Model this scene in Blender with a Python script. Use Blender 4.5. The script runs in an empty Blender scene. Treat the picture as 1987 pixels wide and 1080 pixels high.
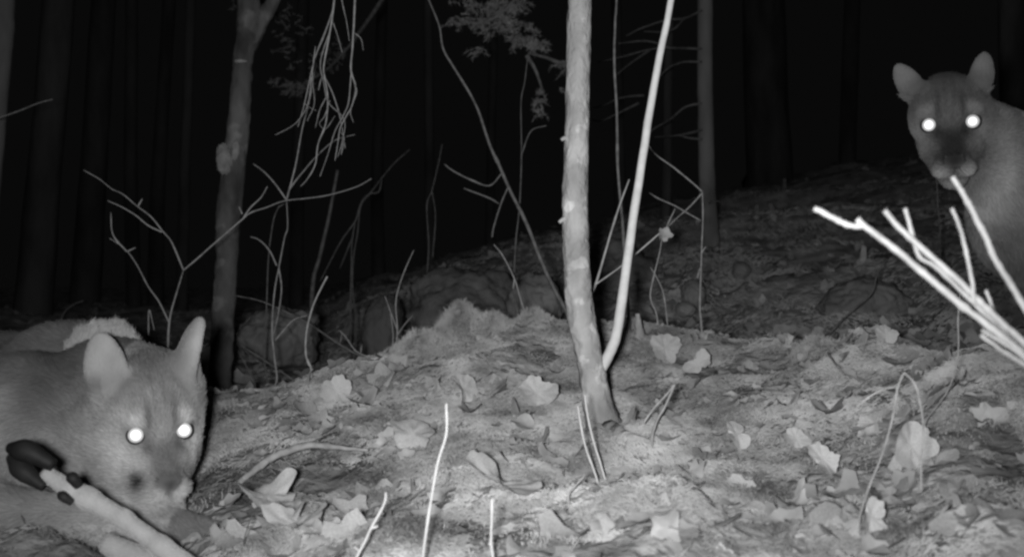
import bpy, math, random
import numpy as np
from mathutils import Vector, Matrix

# ------------------------------------------------------------------ camera, night sky, infrared lamp
random.seed(7); rng = np.random.default_rng(7)
S = bpy.context.scene
C = S.collection
CZ = 0.45                      # lens height; all "rel" heights below are measured from it
FPX = 2130.0                   # focal length in photo pixels
cam_d = bpy.data.cameras.new('camera'); cam = bpy.data.objects.new('camera', cam_d); C.objects.link(cam)
cam.location = (0, 0, CZ); cam.rotation_euler = (math.radians(90), 0, 0)
cam_d.sensor_width = 36; cam_d.lens = FPX/1987*36
cam_d.clip_start = 0.02; cam_d.clip_end = 200
cam_d.dof.use_dof = True; cam_d.dof.focus_distance = 2.3; cam_d.dof.aperture_fstop = 6.0
S.camera = cam
w = bpy.data.worlds.new('World'); S.world = w; w.use_nodes = True
w.node_tree.nodes['Background'].inputs[0].default_value = (0.0027, 0.0027, 0.0027, 1)   # moonless night under trees
w.node_tree.nodes['Background'].inputs[1].default_value = 1.0
ld = bpy.data.lights.new('infrared_flash', 'SPOT'); lamp = bpy.data.objects.new('infrared_flash', ld); C.objects.link(lamp)
ld.energy = 156; ld.shadow_soft_size = 0.03; ld.spot_size = math.radians(84); ld.spot_blend = 1.0
lamp.location = (-0.06, -0.04, CZ+0.01); lamp.rotation_euler = (math.radians(101.5), 0, math.radians(-1))
S.view_settings.view_transform = 'Standard'; S.view_settings.look = 'None'
S.view_settings.exposure = 0; S.view_settings.gamma = 1
S.render.engine = 'CYCLES'
S.cycles.use_denoising = True
S.cycles.max_bounces = 4; S.cycles.diffuse_bounces = 2
S.cycles.filter_width = 2.6

# ------------------------------------------------------------------ helpers
def P(px, py, d): return Vector(((px-993.5)/FPX*d, d, CZ-(py-540)/FPX*d))

def hash3(ix, iy, iz, s):
    h = (ix*374761393 + iy*668265263 + iz*2147483647 + s*1274126177) & 0xffffffff
    h = ((h ^ (h >> 13))*1274126177) & 0xffffffff
    h = ((h ^ (h >> 16))*2246822519) & 0xffffffff
    return ((h ^ (h >> 15)) & 0xffff)/65535.0
def vnoise(x, y, z=0.0, s=0):
    x = np.asarray(x, float); y = np.asarray(y, float); z = np.asarray(z, float)+0*x
    ix = np.floor(x).astype(np.int64); iy = np.floor(y).astype(np.int64); iz = np.floor(z).astype(np.int64)
    fx, fy, fz = x-ix, y-iy, z-iz
    fx = fx*fx*(3-2*fx); fy = fy*fy*(3-2*fy); fz = fz*fz*(3-2*fz)
    r = 0
    for a in (0, 1):
        for b in (0, 1):
            for c in (0, 1):
                r = r + hash3(ix+a, iy+b, iz+c, s)*(fx if a else 1-fx)*(fy if b else 1-fy)*(fz if c else 1-fz)
    return r*2-1

def tag(o, label=None, cat=None, group=None, kind=None):
    if label: o['label'] = label
    if cat: o['category'] = cat
    if group: o['group'] = group
    if kind: o['kind'] = kind
    return o
def obj(name, me, mat=None, parent=None):
    o = bpy.data.objects.new(name, me); C.objects.link(o)
    if mat is not None and me is not None and not me.materials: me.materials.append(mat)
    if parent is not None: o.parent = parent
    return o
def empty(name, loc=(0, 0, 0)):
    o = bpy.data.objects.new(name, None); C.objects.link(o); o.location = loc; o.empty_display_size = 0.05
    return o
def mesh(name, v, f, smooth=True):
    me = bpy.data.meshes.new(name)
    v = np.asarray(v, np.float32); f = np.asarray(f, np.int32)
    n = f.shape[1]
    me.vertices.add(len(v)); me.vertices.foreach_set('co', v.ravel())
    me.loops.add(f.size); me.loops.foreach_set('vertex_index', f.ravel())
    me.polygons.add(len(f)); me.polygons.foreach_set('loop_start', np.arange(0, f.size, n, dtype=np.int32))
    me.polygons.foreach_set('loop_total', np.full(len(f), n, np.int32))
    if smooth: me.polygons.foreach_set('use_smooth', np.ones(len(f), bool))
    me.update(calc_edges=True); me.validate()
    return me
def set_tone(me, t):
    a = me.attributes.new('tone', 'FLOAT', 'POINT'); a.data.foreach_set('value', np.asarray(t, np.float32))
def mesh_mixed(name, v, faces, smooth=True):
    me = bpy.data.meshes.new(name); me.from_pydata([tuple(p) for p in v], [], faces)
    if smooth: me.polygons.foreach_set('use_smooth', [True]*len(me.polygons))
    me.update(); return me

def catmull(pts, n=6):
    pts = [np.array(p, float) for p in pts]
    if len(pts) < 3:
        return [pts[0]+(pts[-1]-pts[0])*t for t in np.linspace(0, 1, n+1)]
    Q = [2*pts[0]-pts[1]]+pts+[2*pts[-1]-pts[-2]]; out = []
    for i in range(1, len(Q)-2):
        p0, p1, p2, p3 = Q[i-1:i+3]
        for t in np.arange(n)/n:
            out.append(0.5*((2*p1)+(-p0+p2)*t+(2*p0-5*p1+4*p2-p3)*t*t+(-p0+3*p1-3*p2+p3)*t**3))
    out.append(pts[-1]); return out
def tube(name, pts, radii, sides=7, n=6, rough=0.0, seed=0, knots=0):
    """tapered wobbling tube along a smoothed line; returns a mesh with closed ends"""
    c = np.array(catmull([tuple(p)+(r,) for p, r in zip(pts, radii)], n))
    p, r = c[:, :3], np.abs(c[:, 3])
    m = len(p)
    if rough:
        p = p + np.stack([vnoise(np.arange(m)*0.45, seed*3.1+k*9, 0, seed) for k in range(3)], 1)*rough*0.6*r[:, None]*np.minimum(1, np.arange(m)/3)[:, None]
    T = np.gradient(p, axis=0); T /= np.linalg.norm(T, axis=1)[:, None]+1e-9
    up = np.array([0, 1.0, 0]) if abs(T[0][1]) < 0.9 else np.array([1.0, 0, 0])
    N = np.cross(T[0], up); N /= np.linalg.norm(N)
    V = []
    kn = [(random.randrange(2, max(3, m-2)), random.uniform(0.12, 0.35)) for _ in range(knots)]
    for i in range(m):
        N = N-T[i]*np.dot(N, T[i]); N /= np.linalg.norm(N)+1e-9
        B = np.cross(T[i], N)
        rr = r[i]*(1+sum(a*math.exp(-((i-k)/0.9)**2) for k, a in kn))
        a = np.arange(sides)*2*math.pi/sides
        q = rr*(1+rough*vnoise(np.cos(a)*1.7+seed, np.sin(a)*1.7, i*0.7, seed))
        V.append(p[i]+np.outer(np.cos(a)*q, N)+np.outer(np.sin(a)*q, B))
    V = np.concatenate(V); F = []
    for i in range(m-1):
        for j in range(sides):
            k = (j+1) % sides
            F.append((i*sides+j, i*sides+k, (i+1)*sides+k, (i+1)*sides+j))
    F.append(tuple(range(sides))[::-1]); F.append(tuple(range((m-1)*sides, m*sides)))
    return mesh_mixed(name, V, F)

# ------------------------------------------------------------------ materials (monochrome: the place is seen in infrared)
def g(v): return (v, v, v, 1)
def material(name, lo, hi, scale=20, rough=0.9, bump=0.2, bscale=60, stretch=(1, 1, 1), tone=False, rand=0.0, sheen=0.0, detail=5, dist=0.01, spec=0.2, patches=None):
    m = bpy.data.materials.new(name); m.use_nodes = True; nt = m.node_tree; N, L = nt.nodes, nt.links
    b = N['Principled BSDF']; b.inputs['Roughness'].default_value = rough
    b.inputs['Specular IOR Level'].default_value = spec
    if sheen: b.inputs['Sheen Weight'].default_value = sheen; b.inputs['Sheen Roughness'].default_value = 0.6
    tc = N.new('ShaderNodeTexCoord'); mp = N.new('ShaderNodeMapping'); mp.inputs['Scale'].default_value = stretch
    L.new(tc.outputs['Object'], mp.inputs['Vector'])
    n1 = N.new('ShaderNodeTexNoise'); n1.inputs['Scale'].default_value = scale; n1.inputs['Detail'].default_value = detail
    L.new(mp.outputs[0], n1.inputs['Vector'])
    r = N.new('ShaderNodeMapRange'); r.inputs['From Min'].default_value = 0.32; r.inputs['From Max'].default_value = 0.68
    r.inputs['To Min'].default_value = lo; r.inputs['To Max'].default_value = hi
    L.new(n1.outputs[0], r.inputs['Value']); out = r.outputs[0]
    def mul(a, bval):
        q = N.new('ShaderNodeMath'); q.operation = 'MULTIPLY'; L.new(a, q.inputs[0])
        if hasattr(bval, 'links'): L.new(bval, q.inputs[1])
        else: q.inputs[1].default_value = bval
        return q.outputs[0]
    if patches:
        n3 = N.new('ShaderNodeTexNoise'); n3.inputs['Scale'].default_value = patches[0]; n3.inputs['Detail'].default_value = 4
        L.new(tc.outputs['Object'], n3.inputs['Vector'])
        r3 = N.new('ShaderNodeMapRange'); r3.inputs['From Min'].default_value = patches[1]; r3.inputs['From Max'].default_value = patches[1]+0.07
        r3.inputs['To Min'].default_value = 1; r3.inputs['To Max'].default_value = patches[2]
        L.new(n3.outputs[0], r3.inputs['Value']); out = mul(out, r3.outputs[0])
    if tone:
        a = N.new('ShaderNodeAttribute'); a.attribute_name = 'tone'; out = mul(out, a.outputs['Fac'])
    if rand:
        oi = N.new('ShaderNodeObjectInfo'); r2 = N.new('ShaderNodeMapRange'); r2.inputs['To Min'].default_value = 1-rand; r2.inputs['To Max'].default_value = 1+rand
        L.new(oi.outputs['Random'], r2.inputs['Value']); out = mul(out, r2.outputs[0])
    L.new(out, b.inputs['Base Color'])
    n2 = N.new('ShaderNodeTexNoise'); n2.inputs['Scale'].default_value = bscale; n2.inputs['Detail'].default_value = 6
    L.new(mp.outputs[0], n2.inputs['Vector'])
    bp = N.new('ShaderNodeBump'); bp.inputs['Strength'].default_value = bump; bp.inputs['Distance'].default_value = dist
    L.new(n2.outputs[0], bp.inputs['Height']); L.new(bp.outputs[0], b.inputs['Normal'])
    return m
M = dict(
    soil=material('leaf_mould', 0.33, 0.76, 9, bump=0.7, bscale=45, detail=7, dist=0.02, tone=True, patches=(3.5, 0.55, 0.7)),
    leaf=material('dry_leaf', 0.40, 0.62, 35, bump=0.25, bscale=90, rand=0.22, rough=0.8, dist=0.003),
    litter=material('leaf_litter', 0.42, 0.66, 25, bump=0.25, bscale=70, tone=True, dist=0.003),
    pale_leaf=material('pale_dry_leaf', 0.52, 0.72, 40, bump=0.25, bscale=90, rough=0.8, dist=0.003),
    smooth_bark=material('smooth_young_bark', 0.29, 0.56, 18, bump=1.0, bscale=45, stretch=(1, 1, 0.7), dist=0.012, patches=(30, 0.58, 1.5)),
    scaly_bark=material('scaly_bark', 0.07, 0.22, 12, bump=0.8, bscale=26, stretch=(1, 1, 0.45), dist=0.015, patches=(9, 0.55, 1.7)),
    grey_bark=material('grey_bark', 0.22, 0.36, 9, bump=0.4, bscale=30, stretch=(1, 1, 0.35), dist=0.01),
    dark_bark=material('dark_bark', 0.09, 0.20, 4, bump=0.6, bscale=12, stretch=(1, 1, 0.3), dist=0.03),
    twig=material('bare_twig', 0.30, 0.52, 60, bump=0.6, bscale=200, rough=0.75, dist=0.002, rand=0.12),
    fan_twig=material('pale_peeled_fan_twig', 0.34, 0.52, 40, bump=0.8, bscale=160, rough=0.7, dist=0.002),
    coat=material('cougar_hair', 0.95, 1.08, 30, bump=0.0, rough=1.0, tone=True, spec=0.02),
    mat_grass=material('matted_dry_grass', 0.42, 0.60, 12, bump=0.0, rough=1.0, tone=True, spec=0.02),
    bright_twig=material('pale_peeled_twig', 0.68, 0.82, 50, bump=0.25, bscale=160, rough=0.7, dist=0.002),
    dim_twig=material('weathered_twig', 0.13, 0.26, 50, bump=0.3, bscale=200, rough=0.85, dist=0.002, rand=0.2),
    needle=material('fir_needles', 0.22, 0.42, 20, bump=0.0, rand=0.2),
    rock=material('mossy_stone', 0.20, 0.36, 9, bump=0.7, bscale=30, dist=0.02, rand=0.2),
    moss=material('dry_moss_strands', 0.38, 0.6, 20, bump=0.0),
    lichen=material('pale_lichen', 0.26, 0.44, 40, bump=0.5, bscale=90, dist=0.005),
    fur=material('cougar_fur', 0.93, 1.07, 22, bump=0.35, bscale=150, rough=1.0, tone=True, sheen=0.12, detail=8, dist=0.004, spec=0.05),
    deer=material('deer_hair', 0.46, 0.58, 30, bump=0.3, bscale=220, rough=0.95, dist=0.002, stretch=(1, 1, 1), spec=0.1),
    hump=material('pale_shaggy_fur', 0.40, 0.62, 25, bump=0.5, bscale=140, rough=1.0, dist=0.004, spec=0.1),
    hoof=material('black_hoof', 0.014, 0.035, 25, bump=0.3, bscale=90, rough=0.6, dist=0.002, spec=0.25),
    eyeball=material('dark_eye', 0.05, 0.07, 20, bump=0, rough=0.4, spec=0.5),
)
shine = bpy.data.materials.new('tapetum_mirror'); shine.use_nodes = True
_b = shine.node_tree.nodes['Principled BSDF']; _b.inputs['Metallic'].default_value = 1
_b.inputs['Base Color'].default_value = g(0.97); _b.inputs['Roughness'].default_value = 0.36

# ------------------------------------------------------------------ ground
_Y = [0.3, 0.8, 1.2, 1.5, 1.8, 2.1, 2.4, 2.7, 3.0, 3.3, 3.7, 4.2, 5, 6, 7, 9, 12, 18, 45]
_T = {
 -500: [-.42,-.42,-.42,-.42,-.42,-.42,-.42,-.42,-.44,-.46,-.48,-.5,-.52,-.5,-.45,-.38,-.38,-.4,-.4],
 0:    [-.40,-.40,-.40,-.40,-.41,-.41,-.41,-.40,-.42,-.45,-.5,-.52,-.5,-.46,-.42,-.36,-.36,-.4,-.4],
 300:  [-.39,-.38,-.385,-.40,-.40,-.395,-.36,-.32,-.35,-.42,-.5,-.52,-.5,-.45,-.40,-.36,-.38,-.4,-.4],
 450:  [-.38,-.37,-.375,-.375,-.37,-.35,-.315,-.27,-.32,-.40,-.48,-.5,-.48,-.43,-.38,-.36,-.4,-.4,-.4],
 600:  [-.38,-.36,-.355,-.35,-.345,-.32,-.285,-.245,-.285,-.36,-.46,-.5,-.46,-.40,-.35,-.33,-.35,-.4,-.4],
 760:  [-.38,-.36,-.34,-.335,-.325,-.30,-.26,-.215,-.215,-.30,-.42,-.45,-.36,-.24,-.14,-.05,0,0,.2],
 900:  [-.38,-.36,-.335,-.325,-.315,-.285,-.235,-.17,-.145,-.24,-.36,-.36,-.22,-.05,.07,.18,.25,.3,.6],
 1100: [-.38,-.36,-.335,-.325,-.315,-.30,-.262,-.195,-.135,-.18,-.29,-.27,-.13,.05,.22,.36,.5,.6,1.0],
 1300: [-.38,-.36,-.335,-.325,-.31,-.285,-.25,-.20,-.15,-.2,-.28,-.23,-.06,.15,.32,.5,.8,1.2,2.0],
 1500: [-.38,-.36,-.33,-.315,-.29,-.265,-.235,-.20,-.19,-.25,-.27,-.18,0,.22,.38,.6,1.0,1.6,3.0],
 1700: [-.37,-.35,-.315,-.285,-.24,-.195,-.16,-.19,-.26,-.26,-.22,-.11,.07,.28,.44,.7,1.2,1.9,3.5],
 1900: [-.36,-.34,-.305,-.24,-.145,-.13,-.24,-.30,-.28,-.24,-.16,-.05,.12,.34,.5,.8,1.4,2.2,4.0],
 2050: [-.36,-.34,-.30,-.22,-.12,-.25,-.36,-.36,-.30,-.24,-.16,-.04,.14,.36,.55,.9,1.5,2.4,4.2],
 2500: [-.36,-.34,-.30,-.26,-.26,-.34,-.37,-.36,-.32,-.24,-.14,0,.18,.40,.6,.95,1.6,2.6,4.5],
}
_cols = sorted(_T); _U = np.array([(c-993.5)/FPX for c in _cols]); _tab = np.array([_T[c] for c in _cols]); _Ya = np.array(_Y, float)
MOUNDS = [(880, 640, 2.95, .055, .045), (812, 690, 2.8, .07, .058), (1235, 640, 2.75, .06, .045), (1590, 690, 2.65, .05, .042), (1700, 665, 2.5, .08, .02),
          (1080, 655, 2.85, .10, .025), (950, 800, 2.3, .09, .02), (1000, 940, 1.75, .09, .025), (1480, 850, 2.0, .12, .03),
          (1750, 900, 1.7, .10, .02), (1330, 1010, 1.5, .12, .02), (110, 985, 1.50, .08, .045), (1262, 880, 2.0, .06, .03), (905, 655, 2.9, .05, .03), (955, 670, 2.85, .045, .035), (1030, 660, 2.9, .05, .032), (1340, 680, 2.8, .06, .025), (1480, 690, 2.8, .05, .025), (1790, 690, 2.3, .06, .02), (1650, 700, 2.5, .05, .02), (645, 915, 1.9, .055, -.045), (560, 930, 1.85, .06, -.03), (900, 1060, 1.45, -.05, -.02)]
def gz(x, y, fine=True):
    x = np.asarray(x, float); y = np.asarray(y, float)
    yc = np.clip(y, .3, 45); u = np.clip(x/np.maximum(yc, .8), _U[0], _U[-1])
    # smooth bilinear lookup
    def idx(grid, v):
        i = np.clip(np.searchsorted(grid, v)-1, 0, len(grid)-2); t = (v-grid[i])/(grid[i+1]-grid[i]); return i, t*t*(3-2*t)*0.5+t*0.5
    i, t = idx(_U, u); j, s = idx(_Ya, yc)
    z = (_tab[i, j]*(1-t)+_tab[i+1, j]*t)*(1-s)+(_tab[i, j+1]*(1-t)+_tab[i+1, j+1]*t)*s
    for px, py, d, r, h in MOUNDS:
        cx = (px-993.5)/FPX*d; z = z+h*np.exp(-((x-cx)**2+(y-d)**2)/(r*r))if h > 0 else z+h*np.exp(-((x-cx)**2+(y-d)**2)/(r*r))
    far = np.clip(yc/3, .5, 4)
    z = z+0.016*vnoise(x*5, y*5, 0, 1)*far**.5+0.03*vnoise(x*1.3, y*1.3, 0, 5)*np.clip((yc-3)/2, 0, 3)
    z = z+0.018*vnoise(x*10, y*9, 0, 2)*np.where(y < 3.3, 1, .6)+.034*np.clip(vnoise(x*5.5, y*4.2, 0, 12), 0, 1)*(y < 3.3)
    if fine: z = z+0.005*vnoise(x*31, y*31, 0, 3)+0.0022*vnoise(x*80, y*80, 0, 4)
    return z+CZ
def hit(px, py, d0=1.0, d1=30):
    """depth where the line of sight through a photo point meets the ground"""
    d = np.exp(np.linspace(math.log(d0), math.log(d1), 900))
    zr = CZ-(py-540)/FPX*d; k = np.nonzero(zr < gz((px-993.5)/FPX*d, d, False))[0]
    return float(d[k[0]]) if len(k) else 6.0
def G(px, py, dz=0.0):
    d = hit(px, py); v = P(px, py, d); v.z = float(gz(v.x, v.y))+dz; return v
def ground():
    s = np.concatenate([np.linspace(-3.2, -.52, 50)[:-1], np.linspace(-.52, .52, 720), np.linspace(.52, 3.2, 50)[1:]])
    yy = np.concatenate([np.linspace(-3, .7, 14)[:-1], np.exp(np.linspace(math.log(.7), math.log(5), 430)), np.exp(np.linspace(math.log(5), math.log(45), 110))[1:]])
    Yg, Sg = np.meshgrid(yy, s, indexing='ij'); X = Sg*(np.maximum(Yg, 0)+.35+0.12*np.maximum(0, -Yg)); 
    Z = gz(X, Yg)
    v = np.stack([X, Yg, Z], -1).reshape(-1, 3); n = len(s); i = np.arange(len(yy)-1)[:, None]*n+np.arange(n-1)[None]
    i = i.ravel(); f = np.stack([i, i+1, i+n+1, i+n], 1)
    me = mesh('ground', v, f)
    x, y = v[:, 0], v[:, 1]
    t = 1+.28*vnoise(x*4, y*4, 0, 9)+.25*vnoise(x*11, y*9, 0, 19)+.15*vnoise(x*24, y*18, 0, 29)
    # bare dug earth next to the crouching animal: darker soil; hollows: shade painted into tone
    for px, py, d, r, a in ((470, 900, 1.95, .16, .55), (640, 915, 1.9, .07, .6), (560, 930, 1.85, .07, .4), (900, 1060, 1.45, .06, .6), (120, 1040, 1.45, .12, .5), (1880, 990, 1.6, .06, .5), (1300, 770, 2.3, .06, .5)):
        cx = (px-993.5)/FPX*d; t *= 1-a*np.exp(-((x-cx)**2+(y-d)**2)/(r*r))
    t *= np.where(y > 3.2, np.clip(1-.45*(y-3.1), .8, 1)*np.clip(1.15+(y-4)*.25, 1, 2.0), 1)     # far slope: light painted into tone, darker past ridge, then brighter against lamp falloff
    set_tone(me, t)
    return tag(obj('ground', me, M['soil']), kind='structure')
GROUND = ground()

# ------------------------------------------------------------------ fallen leaves
def leaf_template(kind, seed):
    r = random.Random(seed); V = []; F = []
    K = 16
    def rad(a):
        if kind == 'maple':
            l = abs(math.cos(2.5*(a-math.pi/2)))**.8; return .52+.42*l+.06*math.sin(13*a+seed)+.10*math.sin(2*a+seed*1.7)+.07*math.sin(3*a+seed)
        if kind == 'round': return .8+.06*math.sin(11*a+seed)+.05*math.sin(5*a)
        return (.45+.5*abs(math.sin(a))**1.6)*(1+.08*math.cos(9*a+seed))      # oval, long along y
    V.append((0, 0, 0)); c1, c2, ph = r.uniform(-.5, .5), r.uniform(.1, .7), r.uniform(0, 6)
    for ring, q in ((1, .55), (2, 1.0)):
        for k in range(K):
            a = 2*math.pi*k/K; R = rad(a) if ring == 2 else rad(a)*.8
            x, y = math.cos(a)*R*q, math.sin(a)*R*q
            z = c1*y*y*.6+c2*x*x*.6+abs(x)*.18+(ring == 2)*.10*math.sin(3*a+ph)+r.uniform(-.03, .03)
            V.append((x, y, z))
    for k in range(K):
        a, b = 1+k, 1+(k+1) % K
        F.append((0, a, b)); F.append((a, a+K, b+K)); F.append((a, b+K, b))
    return np.array(V, float)*.5, np.array(F)
TPL = [leaf_template(k, s) for s, k in enumerate(['maple', 'oval', 'round', 'maple', 'oval', 'maple', 'oval', 'round', 'maple', 'oval'])]
LEAF_ME = []
for i, (v, f) in enumerate(TPL):
    me = mesh('leaf', v, f); me.materials.append(M['leaf']); LEAF_ME.append(me)
def leaf_rot(x, y, tilt, r=random):
    e = .015; dzx = (float(gz(x+e, y, False))-float(gz(x-e, y, False)))/(2*e); dzy = (float(gz(x, y+e, False))-float(gz(x, y-e, False)))/(2*e)
    n = Vector((-dzx+r.gauss(0, tilt), -dzy+r.gauss(0, tilt), 1)).normalized()
    return n.to_track_quat('Z', 'Y') @ Matrix.Rotation(r.uniform(0, 6.28), 3, 'Z').to_quaternion()
DIG = [(90, 1040, 1.45, .16), (470, 905, 1.95, .20), (640, 910, 1.9, .09), (560, 930, 1.85, .12), (900, 1060, 1.45, .05)]
def bare(x, y):
    return any((x-(px-993.5)/FPX*d)**2+(y-d)**2 < r*r for px, py, d, r in DIG)
cnt = 0
while cnt < 190:
    px, py = random.uniform(-20, 2010), 1085-420*random.random()**1.15
    d = hit(px, py)
    if d > 3.4: continue
    v = P(px, py, d)
    if bare(v.x, v.y) and random.random() < .96: continue
    s = random.uniform(.035, .10)*(.8 if d < 1.7 else 1)
    o = obj('leaf', random.choice(LEAF_ME), None, GROUND)
    o.location = (v.x, v.y, float(gz(v.x, v.y))+random.uniform(-.008, .002))
    o.rotation_mode = 'QUATERNION'; o.rotation_quaternion = leaf_rot(v.x, v.y, .26)
    o.scale = (s, s*random.uniform(.8, 1.25), s*random.uniform(.6, 1.6)); cnt += 1
def scatter(name, n, sampler, size, tilt, tone, lift=.003, label=None):
    VV, FF, TT = [], [], []; off = 0; r = random.Random(hash(name) % 1000 if False else len(name)*17)
    tp = random.Random(5)
    for _ in range(n):
        x, y = sampler()
        s = tp.uniform(*size); tv, tf = TPL[tp.randrange(len(TPL))]
        q = np.array(leaf_rot(x, y, tilt, tp).to_matrix())
        v = (tv*np.array([s, s*tp.uniform(.7, 1.2), s*tp.uniform(.5, 1.7)])) @ q.T + np.array([x, y, float(gz(x, y))+lift+(tp.random()-.7)*s*.2])
        VV.append(v); FF.append(tf+off); off += len(v); TT.append(np.full(len(v), tp.uniform(*tone)))
    me = mesh(name, np.concatenate(VV), np.concatenate(FF)); set_tone(me, np.concatenate(TT))
    return obj(name, me, M['litter'])
def near_s():
    while True:
        y = random.uniform(1.0, 3.25)**1.0; x = random.uniform(-.56, .56)*y
        if bare(x, y) and random.random() < .9: continue
        return x, y
def far_s():
    y = 3.2*math.exp(random.random()**1.3*math.log(4.2)); return random.uniform(-.62, .62)*y, y
tag(scatter('leaf_litter', 1300, near_s, (.015, .065), .22, (.6, 1.1)), 'small dry fallen leaves carpeting the near slope', 'leaf litter', kind='stuff')
tag(scatter('far_leaf_litter', 2600, far_s, (.05, .14), .3, (.55, 1.15)), 'dim fallen leaves covering the slope behind the ridge', 'leaf litter', kind='stuff')

# the leaves that stand out, one by one
def torn_leaf(kind, seed):
    r = random.Random(seed); K, Rn = 44, 5; V = [(0, 0, 0)]; F = []; ph = [r.uniform(0, 6.28) for _ in range(6)]; c1, c2 = r.uniform(-.5, .6), r.uniform(.1, .8)
    for ri in range(1, Rn+1):
        q = ri/Rn
        for k in range(K):
            a = 2*math.pi*k/K
            lob = .30*abs(math.cos(2.5*(a-math.pi/2)+.3*math.sin(a+ph[4])))**.9 if kind == 0 else 0
            base = {0: .68, 1: .48+.48*abs(math.sin(a))**1.4, 2: .88}[kind]
            R = base+lob+q*q*(.09*math.sin(2*a+ph[0])+.08*math.sin(3*a+ph[1])+.05*math.sin(5*a+ph[2])+.02*math.sin(11*a+ph[3])+r.uniform(-.05, .05))
            x, y = math.cos(a)*R*q, math.sin(a)*R*q
            V.append((x, y, c1*y*y*.7+c2*x*x*.7+abs(x)*.2+q*q*.14*math.sin(3*a+ph[4])+.03*math.cos(10*a)*q+.05*math.sin(x*9+ph[5])*math.sin(y*8)))
    for k in range(K):
        b = (k+1) % K; F.append((0, 1+k, 1+b))
        for ri in range(Rn-1): F.append((1+ri*K+k, 1+(ri+1)*K+k, 1+(ri+1)*K+b, 1+ri*K+b))
    me = mesh_mixed('fallen_leaf', np.array(V)*.5, F); me.materials.append(M['pale_leaf']); return me
PALE = [
 (1042, 790, .085, (55, 0, 10), 2, 'large flat bright pale leaf lying just left of the sapling foot'),
 (652, 785, .075, (75, 10, 20), 0, 'pale jagged leaf standing up behind the curved stick'),
 (900, 785, .085, (65, 0, 60), 2, 'broad pale ragged leaf behind the tip of the tall foreground stem'),
 (800, 868, .095, (35, 10, 0), 2, 'wide soft pale leaf right of the curved stick end'),
 (970, 970, .115, (25, 0, 80), 1, 'long pale leaf lying behind the short upright stem at the lower edge'),
 (1768, 908, .075, (80, 0, 10), 2, 'square pale leaf standing between the legs of the bent stem'),
 (1545, 877, .045, (60, 20, 0), 2, 'small bright crumpled leaf with a blunt top right of the sapling'),
 (1598, 925, .06, (50, -30, 30), 1, 'narrow pale curled leaf just below the small bright crumpled one'),
 (1355, 728, .07, (60, 50, -35), 1, 'torn bright sliver of leaf leaning behind the forked twig'),
 (515, 985, .10, (15, 0, 40), 0, 'large flat pale maple leaf on bare earth beside the cougar chin'),
 (575, 1030, .09, (15, 0, 0), 2, 'dull flat leaf near the lower edge below the maple leaf'),
 (1430, 870, .06, (45, 0, 20), 1, 'pale pointed leaf between the forked twig and the crumpled leaf'),
 (1630, 745, .10, (40, 0, 80), 1, 'broad pale leaf under the ridge left of the bent stem'),
 (1718, 665, .05, (70, 0, 0), 2, 'small bright curled leaf on top of the right ridge'),
 (1690, 1040, .05, (60, 30, 10), 1, 'small bright upright leaf at the lower edge right of centre'),
 (1530, 672, .035, (85, 0, 20), 1, 'thin bright curl of leaf standing on the ridge line'),
 (935, 706, .04, (30, 0, 90), 1, 'small pale oval leaf on the fuzzy hummock slope'),
 (1290, 700, .09, (60, 0, 10), 2, 'large soft pale leaf between the bright side stem and the forked twig'),
]
for px, py, s, rot, k, lab in PALE:
    me = torn_leaf(k, px)
    o = obj('fallen_leaf', me); v = G(px, py); o.location = (v.x, v.y, v.z+s*.32*math.sin(math.radians(rot[0]))+.006)
    o.rotation_euler = [math.radians(a) for a in rot]; o.scale = (s*1.0, s*.95, s*.8)
    tag(o, lab, 'leaf', 'pale fallen leaves standing out of the litter')

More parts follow.
